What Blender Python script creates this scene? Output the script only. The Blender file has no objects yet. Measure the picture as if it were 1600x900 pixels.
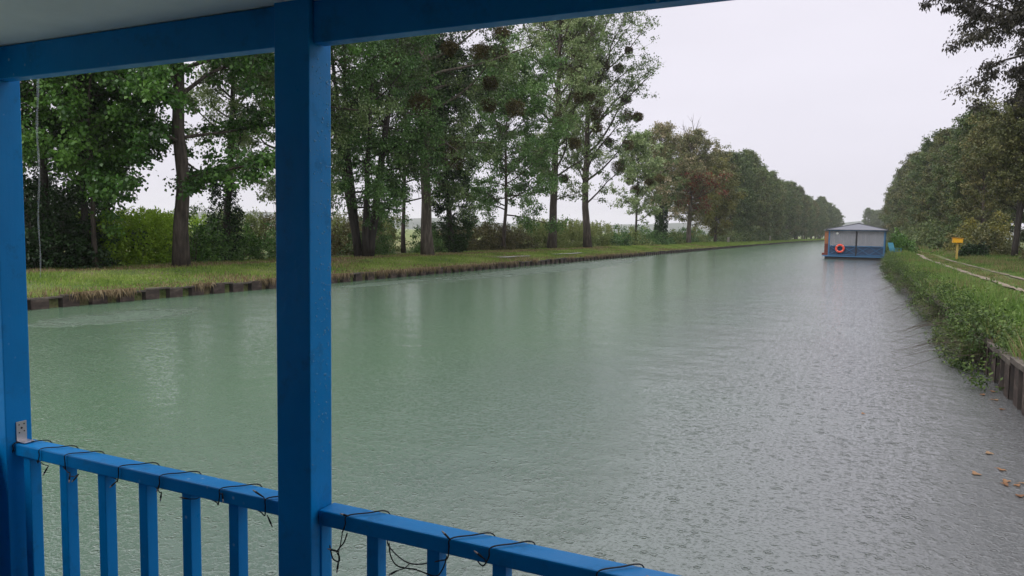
import bpy, math, random
import numpy as np
from mathutils import Vector, Matrix
PI = math.pi
D2R = math.radians
C = bpy.context.scene.collection
scene = bpy.context.scene
# ------------------------------------------------------------------ camera
cam_d = bpy.data.cameras.new('camera')
cam = bpy.data.objects.new('camera', cam_d); C.objects.link(cam)
cam_d.sensor_width = 36; cam_d.lens = 36*1155/1600
cam_d.clip_start = 0.05; cam_d.clip_end = 20000
cam.matrix_world = (Matrix.Translation((0, 0, 2.1)) @ Matrix.Rotation(math.atan(.466), 4, 'Z')
                    @ Matrix.Rotation(PI/2 - D2R(4.41), 4, 'X') @ Matrix.Rotation(D2R(.95), 4, 'Z'))
scene.camera = cam
scene.view_settings.view_transform = 'Standard'
scene.view_settings.look = 'None'
scene.view_settings.exposure = 0.35
scene.cycles.volume_bounces = 3
scene.cycles.transparent_max_bounces = 16
scene.view_settings.gamma = 1.0
# ------------------------------------------------------------------ world: rainy overcast sky
SUN_EL, SUN_AZ = 48, 200
w = bpy.data.worlds.new('World'); scene.world = w; w.use_nodes = True
nt = w.node_tree; nt.nodes.clear()
def N(nt, t, **k):
    n = nt.nodes.new(t)
    for a, v in k.items(): setattr(n, a, v)
    return n
out = N(nt, 'ShaderNodeOutputWorld')
sky = N(nt, 'ShaderNodeTexSky', sky_type='NISHITA', sun_disc=False)
sky.sun_elevation = D2R(SUN_EL); sky.sun_rotation = D2R(SUN_AZ); sky.air_density = 1.0; sky.dust_density = 6.0
hs = N(nt, 'ShaderNodeHueSaturation'); hs.inputs['Saturation'].default_value = .25
nt.links.new(sky.outputs[0], hs.inputs['Color'])
bgA = N(nt, 'ShaderNodeBackground'); bgA.inputs[1].default_value = .1
nt.links.new(hs.outputs[0], bgA.inputs[0])
tc = N(nt, 'ShaderNodeTexCoord'); sx = N(nt, 'ShaderNodeSeparateXYZ')
nt.links.new(tc.outputs['Generated'], sx.inputs[0])
ramp = N(nt, 'ShaderNodeValToRGB')
ramp.color_ramp.elements[0].position = 0.0; ramp.color_ramp.elements[0].color = (.72, .70, .79, 1)
ramp.color_ramp.elements[1].position = 1.0; ramp.color_ramp.elements[1].color = (1.5, 1.5, 1.56, 1)
e = ramp.color_ramp.elements.new(.33); e.color = (.73, .705, .79, 1)
nt.links.new(sx.outputs['Z'], ramp.inputs[0])
mp = N(nt, 'ShaderNodeMapping'); mp.inputs['Scale'].default_value = (1, 1, 3.2)
nt.links.new(tc.outputs['Generated'], mp.inputs[0])
cl = N(nt, 'ShaderNodeTexNoise'); cl.inputs['Scale'].default_value = 2.2; cl.inputs['Detail'].default_value = 5
nt.links.new(mp.outputs[0], cl.inputs['Vector'])
mr = N(nt, 'ShaderNodeMapRange'); mr.inputs['From Min'].default_value = .3; mr.inputs['From Max'].default_value = .7
mr.inputs['To Min'].default_value = .95; mr.inputs['To Max'].default_value = 1.04
nt.links.new(cl.outputs['Fac'], mr.inputs['Value'])
mx = N(nt, 'ShaderNodeVectorMath', operation='SCALE')
nt.links.new(ramp.outputs[0], mx.inputs[0]); nt.links.new(mr.outputs[0], mx.inputs['Scale'])
bgB = N(nt, 'ShaderNodeBackground'); bgB.inputs[1].default_value = 1.0
nt.links.new(mx.outputs[0], bgB.inputs[0])
ms = N(nt, 'ShaderNodeMixShader'); ms.inputs[0].default_value = .88
nt.links.new(bgA.outputs[0], ms.inputs[1]); nt.links.new(bgB.outputs[0], ms.inputs[2])
nt.links.new(ms.outputs[0], out.inputs[0])
sd = bpy.data.lights.new('sun', 'SUN'); sd.energy = 1.2; sd.angle = D2R(35); sd.color = (1, .97, .93)
sun = bpy.data.objects.new('sun', sd); C.objects.link(sun)
az = D2R(SUN_AZ); el = D2R(SUN_EL)
sun.rotation_euler = Vector((math.sin(az)*math.cos(el), math.cos(az)*math.cos(el), math.sin(el))).to_track_quat('Z', 'Y').to_euler()

# ------------------------------------------------------------------ object helpers
def mat(name):
    m = bpy.data.materials.new(name); m.use_nodes = True
    t = m.node_tree; b = t.nodes['Principled BSDF']
    return m, t, b
def S(n, k, v): n.inputs[k].default_value = v
def noise(t, scale, detail=4, rough=.5, coord='Object', stretch=None):
    c = N(t, 'ShaderNodeTexCoord'); n = N(t, 'ShaderNodeTexNoise')
    S(n, 'Scale', scale); S(n, 'Detail', detail); S(n, 'Roughness', rough)
    if stretch:
        mpn = N(t, 'ShaderNodeMapping'); S(mpn, 'Scale', stretch)
        t.links.new(c.outputs[coord], mpn.inputs[0]); t.links.new(mpn.outputs[0], n.inputs['Vector'])
    else: t.links.new(c.outputs[coord], n.inputs['Vector'])
    return n.outputs['Fac']
def rampn(t, fac, stops):
    r = N(t, 'ShaderNodeValToRGB'); els = r.color_ramp.elements
    while len(els) < len(stops): els.new(.5)
    for e_, (p, c) in zip(els, stops): e_.position = p; e_.color = (*c, 1)
    t.links.new(fac, r.inputs[0]); return r.outputs[0]
def bump(t, b, h, strength=.3, dist=.01, prev=None):
    n = N(t, 'ShaderNodeBump'); S(n, 'Strength', strength); S(n, 'Distance', dist)
    t.links.new(h, n.inputs['Height'])
    if prev: t.links.new(prev, n.inputs['Normal'])
    if b: t.links.new(n.outputs[0], b.inputs['Normal'])
    return n.outputs[0]
def simple(name, stops, scale=5, rough=.6, bmp=.3, bd=.01, detail=5, stretch=None, spec=.5, bscale=None, **kw):
    m, t, b = mat(name)
    f = noise(t, scale, detail, .6, stretch=stretch)
    t.links.new(rampn(t, f, stops), b.inputs['Base Color'])
    S(b, 'Roughness', rough); S(b, 'Specular IOR Level', spec)
    if bmp:
        f2 = f if not bscale else noise(t, bscale, 4, .6, stretch=stretch)
        bump(t, b, f2, bmp, bd)
    for k, v in kw.items(): S(b, k.replace('_', ' '), v)
    return m
def leafmat(name, cols, trans=.25, rough=.45, spec=.35):
    m, t, b = mat(name)
    a = N(t, 'ShaderNodeAttribute', attribute_name='tint', attribute_type='GEOMETRY')
    k = len(cols); oi = N(t, 'ShaderNodeObjectInfo')
    va = N(t, 'ShaderNodeMath', operation='MULTIPLY_ADD'); t.links.new(oi.outputs['Random'], va.inputs[0]); va.inputs[1].default_value = .46; va.inputs[2].default_value = -.2
    vb = N(t, 'ShaderNodeMath', operation='ADD'); t.links.new(va.outputs[0], vb.inputs[0]); t.links.new(a.outputs['Fac'], vb.inputs[1])
    col = rampn(t, vb.outputs[0], [(i/(k-1), c) for i, c in enumerate(cols)])
    t.links.new(col, b.inputs['Base Color']); S(b, 'Roughness', rough); S(b, 'Specular IOR Level', spec)
    tr = N(t, 'ShaderNodeBsdfTranslucent'); t.links.new(col, tr.inputs[0])
    mixs = N(t, 'ShaderNodeMixShader'); S(mixs, 0, trans)
    t.links.new(b.outputs[0], mixs.inputs[1]); t.links.new(tr.outputs[0], mixs.inputs[2])
    o = [n for n in t.nodes if n.type == 'OUTPUT_MATERIAL'][0]
    t.links.new(mixs.outputs[0], o.inputs[0])
    return m

class MB:
    """collects shapes, links them as one mesh object"""
    def __init__(s): s.v = []; s.f = []; s.n = 0
    def add(s, v, f):
        s.v.append(np.asarray(v, float).reshape(-1, 3)); s.f += [tuple(i + s.n for i in q) for q in f]; s.n += len(s.v[-1])
    def box(s, x0, x1, y0, y1, z0, z1, M=None):
        v = np.array([(x, y, z) for x in (x0, x1) for y in (y0, y1) for z in (z0, z1)], float)
        if M is not None: v = np.array([M @ Vector(p) for p in v])
        s.add(v, [(0,1,3,2),(4,6,7,5),(0,4,5,1),(2,3,7,6),(0,2,6,4),(1,5,7,3)])
    def tube(s, pts, r, k=6, cap=True):
        pts = np.asarray(pts, float); n = len(pts)
        r = np.full(n, r) if np.isscalar(r) else np.asarray(r)
        d = np.gradient(pts, axis=0); d /= np.linalg.norm(d, axis=1)[:, None] + 1e-9
        ref = np.where(np.abs(d[:, 2:3]) > .9, [[1., 0, 0]], [[0, 0, 1.]])
        if np.ptp(ref[:, 0]) > 0: ref = np.repeat([[.577, .577, .577]], n, 0)
        u = np.cross(d, ref); u /= np.linalg.norm(u, axis=1)[:, None] + 1e-9; w_ = np.cross(d, u)
        a = np.arange(k)*2*PI/k
        v = pts[:, None] + r[:, None, None]*(np.cos(a)[None, :, None]*u[:, None] + np.sin(a)[None, :, None]*w_[:, None])
        f = [(i*k+j, i*k+(j+1) % k, (i+1)*k+(j+1) % k, (i+1)*k+j) for i in range(n-1) for j in range(k)]
        if cap: f += [tuple(range(k))[::-1], tuple((n-1)*k+j for j in range(k))]
        s.add(v.reshape(-1, 3), f)
    def build(s, name, m, parent=None, bevel=0, smooth=False):
        me = bpy.data.meshes.new(name)
        me.from_pydata(np.concatenate(s.v).tolist(), [], s.f); me.update()
        if smooth: me.polygons.foreach_set('use_smooth', [True]*len(me.polygons))
        me.materials.append(m)
        o = bpy.data.objects.new(name, me); C.objects.link(o)
        if parent: o.parent = parent
        if bevel:
            bm_ = o.modifiers.new('bevel', 'BEVEL'); bm_.width = bevel; bm_.segments = 2
        return o
def tag(o, label=None, cat=None, group=None, kind=None):
    for k, v in (('label', label), ('category', cat), ('group', group), ('kind', kind)):
        if v: o[k] = v
    return o
def empty(name, loc, label, cat, group=None, rz=0):
    o = bpy.data.objects.new(name, None); C.objects.link(o); o.location = loc; o.rotation_euler = (0, 0, rz)
    o.empty_display_size = .3
    return tag(o, label, cat, group)
def copy_tree(o, parent=None):
    c = o.copy(); C.objects.link(c); c.parent = parent
    for ch in list(o.children): copy_tree(ch, c)
    return c
def quads(name, V, tint, m, parent=None, k=4):
    """V: (n,k,3) separate faces with a per-face tint"""
    n = len(V); me = bpy.data.meshes.new(name)
    me.vertices.add(n*k); me.vertices.foreach_set('co', V.astype(np.float32).ravel())
    me.loops.add(n*k); me.loops.foreach_set('vertex_index', np.arange(n*k, dtype=np.int32))
    me.polygons.add(n); me.polygons.foreach_set('loop_start', np.arange(0, n*k, k, dtype=np.int32))
    me.polygons.foreach_set('loop_total', np.full(n, k, dtype=np.int32))
    me.update(calc_edges=True)
    at = me.attributes.new('tint', 'FLOAT', 'FACE'); at.data.foreach_set('value', np.clip(tint, 0, 1).astype(np.float32))
    me.materials.append(m)
    o = bpy.data.objects.new(name, me); C.objects.link(o)
    if parent: o.parent = parent
    return o
def unit(v): return v/(np.linalg.norm(v, axis=-1, keepdims=True) + 1e-9)
def leaves(rng, cen, rad, per, L, W=.6, droop=.4, flat=.7, spread=.5):
    """leaf-shaped quads scattered in clumps; cen (m,3), rad (m,)"""
    m_ = len(cen); n = m_*per
    c = np.repeat(cen, per, 0); r = np.repeat(rad, per)[:, None]
    g = rng.normal(size=(n, 3)); g = unit(g)*np.abs(rng.normal(size=(n, 1)))**.7*.75; g[:, 2] *= flat
    p = c + g*r
    d = unit(rng.normal(size=(n, 3)) + unit(g)*.5 + np.array([0, 0, -droop*2]))
    s = unit(np.cross(d, unit(rng.normal(size=(n, 3)) * .7 + np.array([0, 0, 1.]))))
    l = (L*rng.uniform(.65, 1.25, n))[:, None]
    up = np.cross(s, d)*l*.12
    V = np.stack([p, p + d*l*.45 + s*l*W*.5 + up, p + d*l, p + d*l*.45 - s*l*W*.5 + up], 1)
    ct = rng.uniform(0, 1, m_)
    t = np.repeat(ct, per)*(1-spread) + rng.uniform(0, 1, n)*spread
    return V, t

# ------------------------------------------------------------------ canal course
def off(y):
    return 0.0 if y < 220 else 2.05e-4*(y-220)**2
def xr(y):
    t_ = min(max((y-55)/18, 0), 1); return 1.9 + .55*t_*t_*(3-2*t_)
XL = -18.05
ys = list(np.concatenate([[-280, -160], np.arange(-60, 120, 3), np.arange(120, 620, 10), [640, 700, 800, 1000, 1300, 1700, 2300]]))
rng = np.random.default_rng(5)
def landL(dx, y):   # dx = metres behind the left edge
    b = .30 + .25*min(dx/4, 1)
    if dx > 40: b += min((dx-40)/1400, 1)*3.0
    return b
# profile across the canal: (side, distance behind the edge, z)
prof = [(-1, 2300), (-1, 1600), (-1, 1000), (-1, 500), (-1, 200), (-1, 100), (-1, 50), (-1, 25), (-1, 12), (-1, 8), (-1, 6), (-1, 4), (-1, 2.5), (-1, 1.2), (-1, .12)]
V = []; cols = None
for y in ys:
    row = []
    o_ = off(min(y, 620)) + (max(y-620, 0)*.16)
    for s_, dx in prof:
        z = landL(dx, y) + (rng.uniform(-.04, .04) if .2 < dx < 30 else 0)
        row.append((XL + o_ - dx, y, z))
    row += [(XL + o_ - .12, y, -1.2), (-8 + o_, y, -2.2), (xr(y) + o_ + .12, y, -1.2)]
    for dx, z in [(.12, .50), (.8, .6), (1.8, .64), (2.6, .62), (3.6, .64), (5, .64), (7, .7), (9.5, .85), (12, 1.0), (20, 1.1), (60, 1.1), (200, 1.5), (800, 3), (2300, 4)]:
        row.append((xr(y) + o_ + dx, y, z + (rng.uniform(-.03, .03) if .5 < dx < 30 and not 2 < dx < 4.5 else 0)))
    V.append(row)
nc = len(V[0]); V = np.array(V)
F = [(i*nc+j, i*nc+j+1, (i+1)*nc+j+1, (i+1)*nc+j) for i in range(len(ys)-1) for j in range(nc-1)]
# ground material: turf with bare and dry patches, brighter meadow further out
m_ground, t, b = mat('turf_ground')
f1 = noise(t, .9, 6, .65); f2 = noise(t, 14, 4, .6)
c1 = rampn(t, f1, [(.3, (.075, .12, .035)), (.5, (.11, .155, .045)), (.62, (.18, .16, .085)), (.78, (.19, .14, .09))])
c2 = rampn(t, f2, [(.3, (.5, .5, .5)), (.7, (1.25, 1.25, 1.25))])
mul = N(t, 'ShaderNodeMix', data_type='RGBA', blend_type='MULTIPLY'); S(mul, 0, 1)
t.links.new(c1, mul.inputs[6]); t.links.new(c2, mul.inputs[7])
tcg = N(t, 'ShaderNodeTexCoord'); sp = N(t, 'ShaderNodeSeparateXYZ'); t.links.new(tcg.outputs['Object'], sp.inputs[0])
mrg = N(t, 'ShaderNodeMapRange'); S(mrg, 'From Min', -27); S(mrg, 'From Max', -34); S(mrg, 'To Min', 0); S(mrg, 'To Max', 1)
t.links.new(sp.outputs['X'], mrg.inputs['Value'])
fld = rampn(t, noise(t, .02, 4, .5, stretch=(1, .35, 1)), [(.35, (.12, .17, .05)), (.5, (.16, .20, .065)), (.65, (.2, .2, .09))])
mixg = N(t, 'ShaderNodeMix', data_type='RGBA'); t.links.new(mrg.outputs[0], mixg.inputs[0])
t.links.new(mul.outputs[2], mixg.inputs[6]); t.links.new(fld, mixg.inputs[7])
t.links.new(mixg.outputs[2], b.inputs['Base Color']); S(b, 'Roughness', .9); S(b, 'Specular IOR Level', .2)
bump(t, b, f2, .6, .04)
mb = MB(); mb.add(V.reshape(-1, 3), F)
tag(mb.build('ground', m_ground, smooth=True), kind='structure')

# ------------------------------------------------------------------ water
m_water, t, b = mat('canal_water')
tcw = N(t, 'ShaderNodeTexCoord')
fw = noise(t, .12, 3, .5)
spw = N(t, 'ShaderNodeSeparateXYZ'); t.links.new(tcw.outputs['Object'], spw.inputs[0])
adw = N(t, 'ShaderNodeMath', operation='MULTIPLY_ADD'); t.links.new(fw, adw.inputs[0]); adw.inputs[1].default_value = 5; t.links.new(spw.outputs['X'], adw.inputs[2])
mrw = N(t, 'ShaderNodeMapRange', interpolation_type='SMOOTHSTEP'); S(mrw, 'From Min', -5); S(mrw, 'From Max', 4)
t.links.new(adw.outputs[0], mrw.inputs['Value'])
body_sheen = rampn(t, mrw.outputs[0], [(0, (.10, .172, .108)), (.45, (.105, .15, .125)), (1, (.12, .125, .128))])  # murky green body colour, with sky sheen painted grey towards the right bank
t.links.new(body_sheen, b.inputs['Base Color']); S(b, 'Roughness', .04); S(b, 'IOR', 1.5)
n1 = noise(t, 1.3, 3, .55); n2 = noise(t, 13, 3, .6); n3 = noise(t, 38, 3, .6)
def sharp(f, p=.50):
    q = N(t, 'ShaderNodeMapRange', interpolation_type='SMOOTHSTEP'); t.links.new(f, q.inputs['Value']); S(q, 'From Min', p); S(q, 'From Max', p+.28); return q.outputs[0]
nb = bump(t, None, n1, .22, .12)
wind = N(t, 'ShaderNodeMapRange', interpolation_type='SMOOTHSTEP'); t.links.new(noise(t, .22, 4, .6, stretch=(1.6, .55, 1)), wind.inputs['Value'])
S(wind, 'From Min', .38); S(wind, 'From Max', .62); S(wind, 'To Min', .25); S(wind, 'To Max', 1.0)
m2 = N(t, 'ShaderNodeMath', operation='MULTIPLY'); t.links.new(sharp(n2), m2.inputs[0]); t.links.new(wind.outputs[0], m2.inputs[1])
nb = bump(t, None, m2.outputs[0], .8, .012, nb)
nb = bump(t, None, sharp(n3, .48), .55, .005, nb)
def drops(scale, freq, amp, prev, thr, seed):
    mpv = N(t, 'ShaderNodeMapping'); S(mpv, 'Location', (seed, seed*2.3, 0)); S(mpv, 'Scale', (1, 1, 0))
    t.links.new(tcw.outputs['Object'], mpv.inputs[0])
    vo = N(t, 'ShaderNodeTexVoronoi', feature='F1', voronoi_dimensions='2D'); S(vo, 'Scale', scale); S(vo, 'Randomness', 1)
    t.links.new(mpv.outputs[0], vo.inputs['Vector'])
    def mth(op, a, b_=None):
        q = N(t, 'ShaderNodeMath', operation=op)
        for i, x in enumerate((a, b_)):
            if x is None: continue
            if hasattr(x, 'links'): t.links.new(x, q.inputs[i])
            else: q.inputs[i].default_value = x
        return q.outputs[0]
    sxc = N(t, 'ShaderNodeSeparateColor'); t.links.new(vo.outputs['Color'], sxc.inputs[0])
    ph = mth('MULTIPLY', sxc.outputs[1], 6.28)
    wv = mth('COSINE', mth('ADD', mth('MULTIPLY', vo.outputs['Distance'], freq), ph))
    rad_ = mth('ADD', mth('MULTIPLY', sxc.outputs[2], .22), .08)
    env = mth('SUBTRACT', 1.0, mth('DIVIDE', vo.outputs['Distance'], rad_))
    env = mth('MAXIMUM', env, 0.0)
    on = mth('GREATER_THAN', sxc.outputs[0], thr)
    h = mth('MULTIPLY', mth('MULTIPLY', wv, env), on)
    return bump(t, None, h, 1.0, amp, prev)
nb = drops(4.2, 34, .009, nb, .72, 3.1)
nb = drops(7.5, 28, .009, nb, .4, 17.7)
nb = drops(15, 20, .005, nb, .2, 41.3)
# ruffled gusts near the far bank
sep = N(t, 'ShaderNodeSeparateXYZ'); t.links.new(tcw.outputs['Object'], sep.inputs[0])
def mt(op, a, b_=None, c_=None):
    q = N(t, 'ShaderNodeMath', operation=op)
    for i, x in enumerate((a, b_, c_)):
        if x is None: continue
        if hasattr(x, 'links'): t.links.new(x, q.inputs[i])
        else: q.inputs[i].default_value = x
    return q.outputs[0]
gm = None
for gx, gy, wx_, wy_ in ((-15.7, 41, 1.7, 17), (-15.2, 11.6, 1.1, 2.2), (-16.6, 24, .7, 3.5)):
    ex_ = mt('POWER', mt('DIVIDE', mt('SUBTRACT', sep.outputs[0], gx), wx_), 2.0); ey_ = mt('POWER', mt('DIVIDE', mt('SUBTRACT', sep.outputs[1], gy), wy_), 2.0)
    g_ = mt('SUBTRACT', 1.0, mt('ADD', ex_, ey_)); gm = g_ if gm is None else mt('MAXIMUM', gm, g_)
gm = mt('MAXIMUM', mt('ADD', gm, mt('MULTIPLY', mt('SUBTRACT', noise(t, 1.6, 6, .7), .5), 2.6)), 0.0)
gm = mt('MINIMUM', mt('MULTIPLY', mt('POWER', gm, 1.3), 1.5), 1.0)
gh = mt('MULTIPLY', noise(t, 6, 3, .6, stretch=(1.6, .8, 1)), gm)
nb = bump(t, None, gh, 1.0, .3, nb)
S(b, 'Specular IOR Level', 1.0)
t.links.new(mt('MULTIPLY_ADD', gm, .25, .13), b.inputs['Roughness'])
t.links.new(nb, b.inputs['Normal'])
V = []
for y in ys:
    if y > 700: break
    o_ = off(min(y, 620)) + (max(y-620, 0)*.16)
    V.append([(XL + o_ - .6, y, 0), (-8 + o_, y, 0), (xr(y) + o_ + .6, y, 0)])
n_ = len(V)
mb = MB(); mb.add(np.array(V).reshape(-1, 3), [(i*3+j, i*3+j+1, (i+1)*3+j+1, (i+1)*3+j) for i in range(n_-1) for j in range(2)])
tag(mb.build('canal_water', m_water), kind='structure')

# ------------------------------------------------------------------ hills
m_hill = simple('wooded_hill', [(.35, (.04, .055, .05)), (.55, (.06, .075, .07)), (.7, (.11, .11, .10))], scale=.012, rough=.95, bmp=0)
mb = MB(); V = []
nx = 90
for i in range(nx+1):
    a = D2R(-95 + 190*i/nx)
    hgt = 24 + 7*math.sin(i*.31) + 5*math.sin(i*.83+1) + 2*math.sin(i*2.1)
    for r_, z in ((1500, 0), (1620, hgt*.55), (1760, hgt), (1980, hgt*.6), (2150, 0)):
        V.append((r_*math.sin(a), r_*math.cos(a), z + 1))
F = [(i*5+j, i*5+j+1, (i+1)*5+j+1, (i+1)*5+j) for i in range(nx) for j in range(4)]
mb.add(V, F); tag(mb.build('hills', m_hill, smooth=True), kind='structure')

# ------------------------------------------------------------------ tracks
def strip(name, xa, xb, y0, y1, z, m, seed, jit=.12, side=1):
    r = random.Random(seed); V = []; y = y0
    while y <= y1:
        o_ = off(y); base = (xr(y) - 1.9) if side > 0 else 0
        V += [(xa + base + o_ + r.uniform(-jit, jit), y, z), (xb + base + o_ + r.uniform(-jit, jit), y, z)]; y += 1.1
    k = len(V)//2; mb = MB(); mb.add(V, [(2*i, 2*i+1, 2*i+3, 2*i+2) for i in range(k-1)])
    return tag(mb.build(name, m), kind='structure')
m_dirt = simple('pale_gravel_track', [(.3, (.16, .12, .09)), (.5, (.29, .23, .175)), (.56, (.09, .09, .045))], scale=3.5, rough=.8, bscale=40, bd=.02)
strip('track_rut', 4.12, 4.36, 4, 95, .668, m_dirt, 1, .09)
strip('track_rut', 5.40, 5.56, 4, 60, .672, m_dirt, 2, .08)
m_grav = simple('pale_path_gravel', [(.3, (.25, .24, .22)), (.7, (.42, .41, .38))], scale=5, rough=.8, bscale=40)
strip('gravel_path', -20.3, -19.6, 41, 46, .475, m_grav, 3, .2, -1)
strip('gravel_path', -20.2, -19.5, 50, 56, .475, m_grav, 4, .2, -1)

# ------------------------------------------------------------------ sheet-pile walls
m_pile = simple('rusty_sheet_pile', [(.3, (.02, .014, .012)), (.5, (.055, .037, .030)), (.68, (.12, .09, .072))], scale=3.0, rough=.75, bmp=.6, bd=.02, bscale=25, stretch=(1, 1, 2.5))
m_pile_dark = simple('dark_recess_pile', [(.3, (.010, .009, .008)), (.7, (.045, .032, .026))], scale=5, rough=.6, bmp=.5, bd=.02)  # darker tone for the recessed strips of the wall
m_cap = simple('weathered_capping', [(.3, (.05, .042, .036)), (.7, (.15, .125, .10))], scale=6, rough=.75, bmp=.5, bd=.015)
def pile_wall(name, y0, y1, left, label, pitch=.8, top=.30, cap=False):
    root = empty(name, ((XL if left else 1.9), (y0 if y0 > 0 else 0), 0), label, 'retaining wall')
    L0 = Vector(root.location)
    sg = 1 if left else -1
    r = random.Random(7); faces = MB(); recess = MB(); capm = MB()
    y = y0
    while y < y1:
        y2 = y + pitch; X = (XL if left else xr(y)) + off(y); X2 = (XL if left else xr(y2)) + off(y2)
        a = y + pitch*.56; tz = top + r.uniform(-.04, .03)
        def px(yy, d): 
            k = (yy-y)/pitch; return X*(1-k) + X2*k + sg*d
        tilt = r.uniform(-.035, .03)
        pts = [(px(y, 0), y), (px(a, 0), a), (px(a + .06*pitch, -.14), a+.06*pitch), (px(y2-.06*pitch, -.14), y2-.06*pitch), (px(y2, 0), y2)]
        def wall_(m_, q, tz):
            for (x0, ya), (x1, yb) in zip(q[:-1], q[1:]):
                m_.add([(x0-L0.x, ya-L0.y, -1.0), (x1-L0.x, yb-L0.y, -1.0), (x1-L0.x+tilt, yb-L0.y, tz), (x0-L0.x+tilt, ya-L0.y, tz)], [(0, 1, 2, 3)])
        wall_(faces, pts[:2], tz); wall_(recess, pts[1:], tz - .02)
        x0, x1 = px(y, 0), px(y2, 0)
        if cap: cv = [(.03, tz-.02), (.03, tz+.05), (-.22, tz+.05), (-.22, tz-.02)]
        else: cv = [(.006, tz-.035), (.006, tz+.008), (-.2, tz+.008), (-.2, tz-.035)]
        capm.add([(x0+sg*d-L0.x, y+.004-L0.y, z) for d, z in cv] + [(x1+sg*d-L0.x, y2-.004-L0.y, z) for d, z in cv],
                 [(0,1,5,4),(1,2,6,5),(2,3,7,6),(3,0,4,7),(3,2,1,0),(4,5,6,7)])
        y = y2
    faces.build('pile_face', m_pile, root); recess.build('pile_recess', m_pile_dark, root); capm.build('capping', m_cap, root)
    return root
pile_wall('sheet_pile_wall', 0, 420, True, 'long rusty brown sheet-pile wall with dark recesses along the far grassy bank')
pile_wall('sheet_pile_wall', 4, 110, False, 'sheet-pile wall with flat capping at the right-hand bank, partly buried in weeds', pitch=.62, top=.5, cap=True)

# ------------------------------------------------------------------ grass and weeds
GR = [(.09, .16, .028), (.17, .27, .045), (.26, .36, .07), (.36, .40, .14)]
DRY = [(.14, .10, .05), (.27, .20, .11), (.44, .35, .21)]
m_grass = leafmat('grass_blades', GR, .3, .5, .25)
m_dry = leafmat('straw_blades', DRY, .3, .6, .2)
m_weed = leafmat('bank_weeds', [(.03, .055, .016), (.07, .12, .03), (.13, .19, .045), (.20, .19, .08)], .25, .5, .3)
def blades(rng, x, y, z, h, wd, lean=.35):
    n = len(x); p = np.stack([x, y, z], 1)
    a = rng.uniform(0, 2*PI, n); s = np.stack([np.cos(a), np.sin(a), np.zeros(n)], 1)*wd[:, None]*.5
    b_ = rng.uniform(0, 2*PI, n); tl = h*np.abs(rng.normal(size=n))*lean
    tip = p + np.stack([np.cos(b_)*tl, np.sin(b_)*tl, h], 1)
    return np.stack([p - s, p + s, tip], 1)
def snoise(x, y, k):   # cheap smooth noise
    return (np.sin(x*k*1.3+y*k*.7+1) + np.sin(y*k*1.1-x*k*.5+2.2) + np.sin(x*k*2.9+y*k*2.3)*.5 + np.sin(y*k*3.7-x*k*2.1)*.5)/3
def zl(dx): return .30 + .25*np.minimum(dx/4, 1)
rng = np.random.default_rng(11)
def leftgrass(n, y0, y1, d0, d1, h0, h1, wd, dens=1.6):
    u = rng.uniform(0, 1, n); y = y0 + (y1-y0)*u**dens; dx = rng.uniform(d0, d1, n)
    sc = 1 + y/90
    h = rng.uniform(h0, h1, n)*(1 + .5*snoise(dx, y, .9))*sc**.5
    return XL - dx, y, zl(dx) - .02, np.maximum(h, .03), wd*sc*rng.uniform(.7, 1.3, n)
x, y, z, h, wd = leftgrass(190000, 6, 130, .02, 7.5, .035, .11, .034)
t_ = .42 + .4*snoise(x, y, 1.1) + rng.uniform(-.3, .3, len(x))
dry = (snoise(x+30, y, .45) + rng.uniform(-.6, .6, len(x)) > .72) | ((x > XL-.9) & (rng.uniform(0, 1, len(x)) < .35)) | ((x < XL-4.3) & (x > XL-6) & (y < 75) & (rng.uniform(0, 1, len(x)) < .6))
gobj = quads('grass', blades(rng, x[~dry], y[~dry], z[~dry], h[~dry], wd[~dry]), t_[~dry], m_grass, k=3)
tag(gobj, 'short green grass strip on the far bank between wall and trees', 'grass', kind='stuff')
V1 = blades(rng, x[dry], y[dry], z[dry], h[dry]*1.25, wd[dry])
# straw tufts hanging over the pile wall
n = 9500; yy = 8 + 60*rng.uniform(0, 1, n)**1.5; keep = snoise(yy, yy*.3, 1.3) + rng.uniform(-.4, .4, n) > .08; yy = yy[keep]; n = len(yy)
px_ = np.stack([np.full(n, XL-.10) - rng.uniform(0, .15, n), yy, np.full(n, .33)], 1)
L_ = rng.uniform(.10, .30, n)
mid = px_ + np.stack([rng.uniform(.12, .26, n), rng.normal(0, .05, n), np.full(n, .03)], 1)
tip = mid + np.stack([rng.uniform(.0, .08, n), rng.normal(0, .06, n), -L_], 1)
sv = np.zeros((n, 3)); sv[:, 1] = .018
V2 = np.stack([px_ - sv, px_ + sv, mid], 1); V3 = np.stack([mid - sv, mid + sv, tip], 1)
o = quads('dry_grass', np.concatenate([V1, V2, V3]), rng.uniform(0, 1, len(V1) + 2*n), m_dry, k=3)
tag(o, 'straw-coloured dry grass tufts along the far bank edge and tree feet', 'grass', kind='stuff')
# far parts of the left verge
n = 50000; y = 110 + 330*rng.uniform(0, 1, n)**1.5; dx = rng.uniform(.0, 6, n)
x = XL + np.array([off(q) for q in y]) - dx
o = quads('grass', blades(rng, x, y, zl(dx), rng.uniform(.12, .35, n), np.full(n, .12)), .45 + rng.uniform(-.35, .35, n), m_grass, k=3)
tag(o, 'distant grass verge of the far bank running towards the bend', 'grass', kind='stuff')
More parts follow.
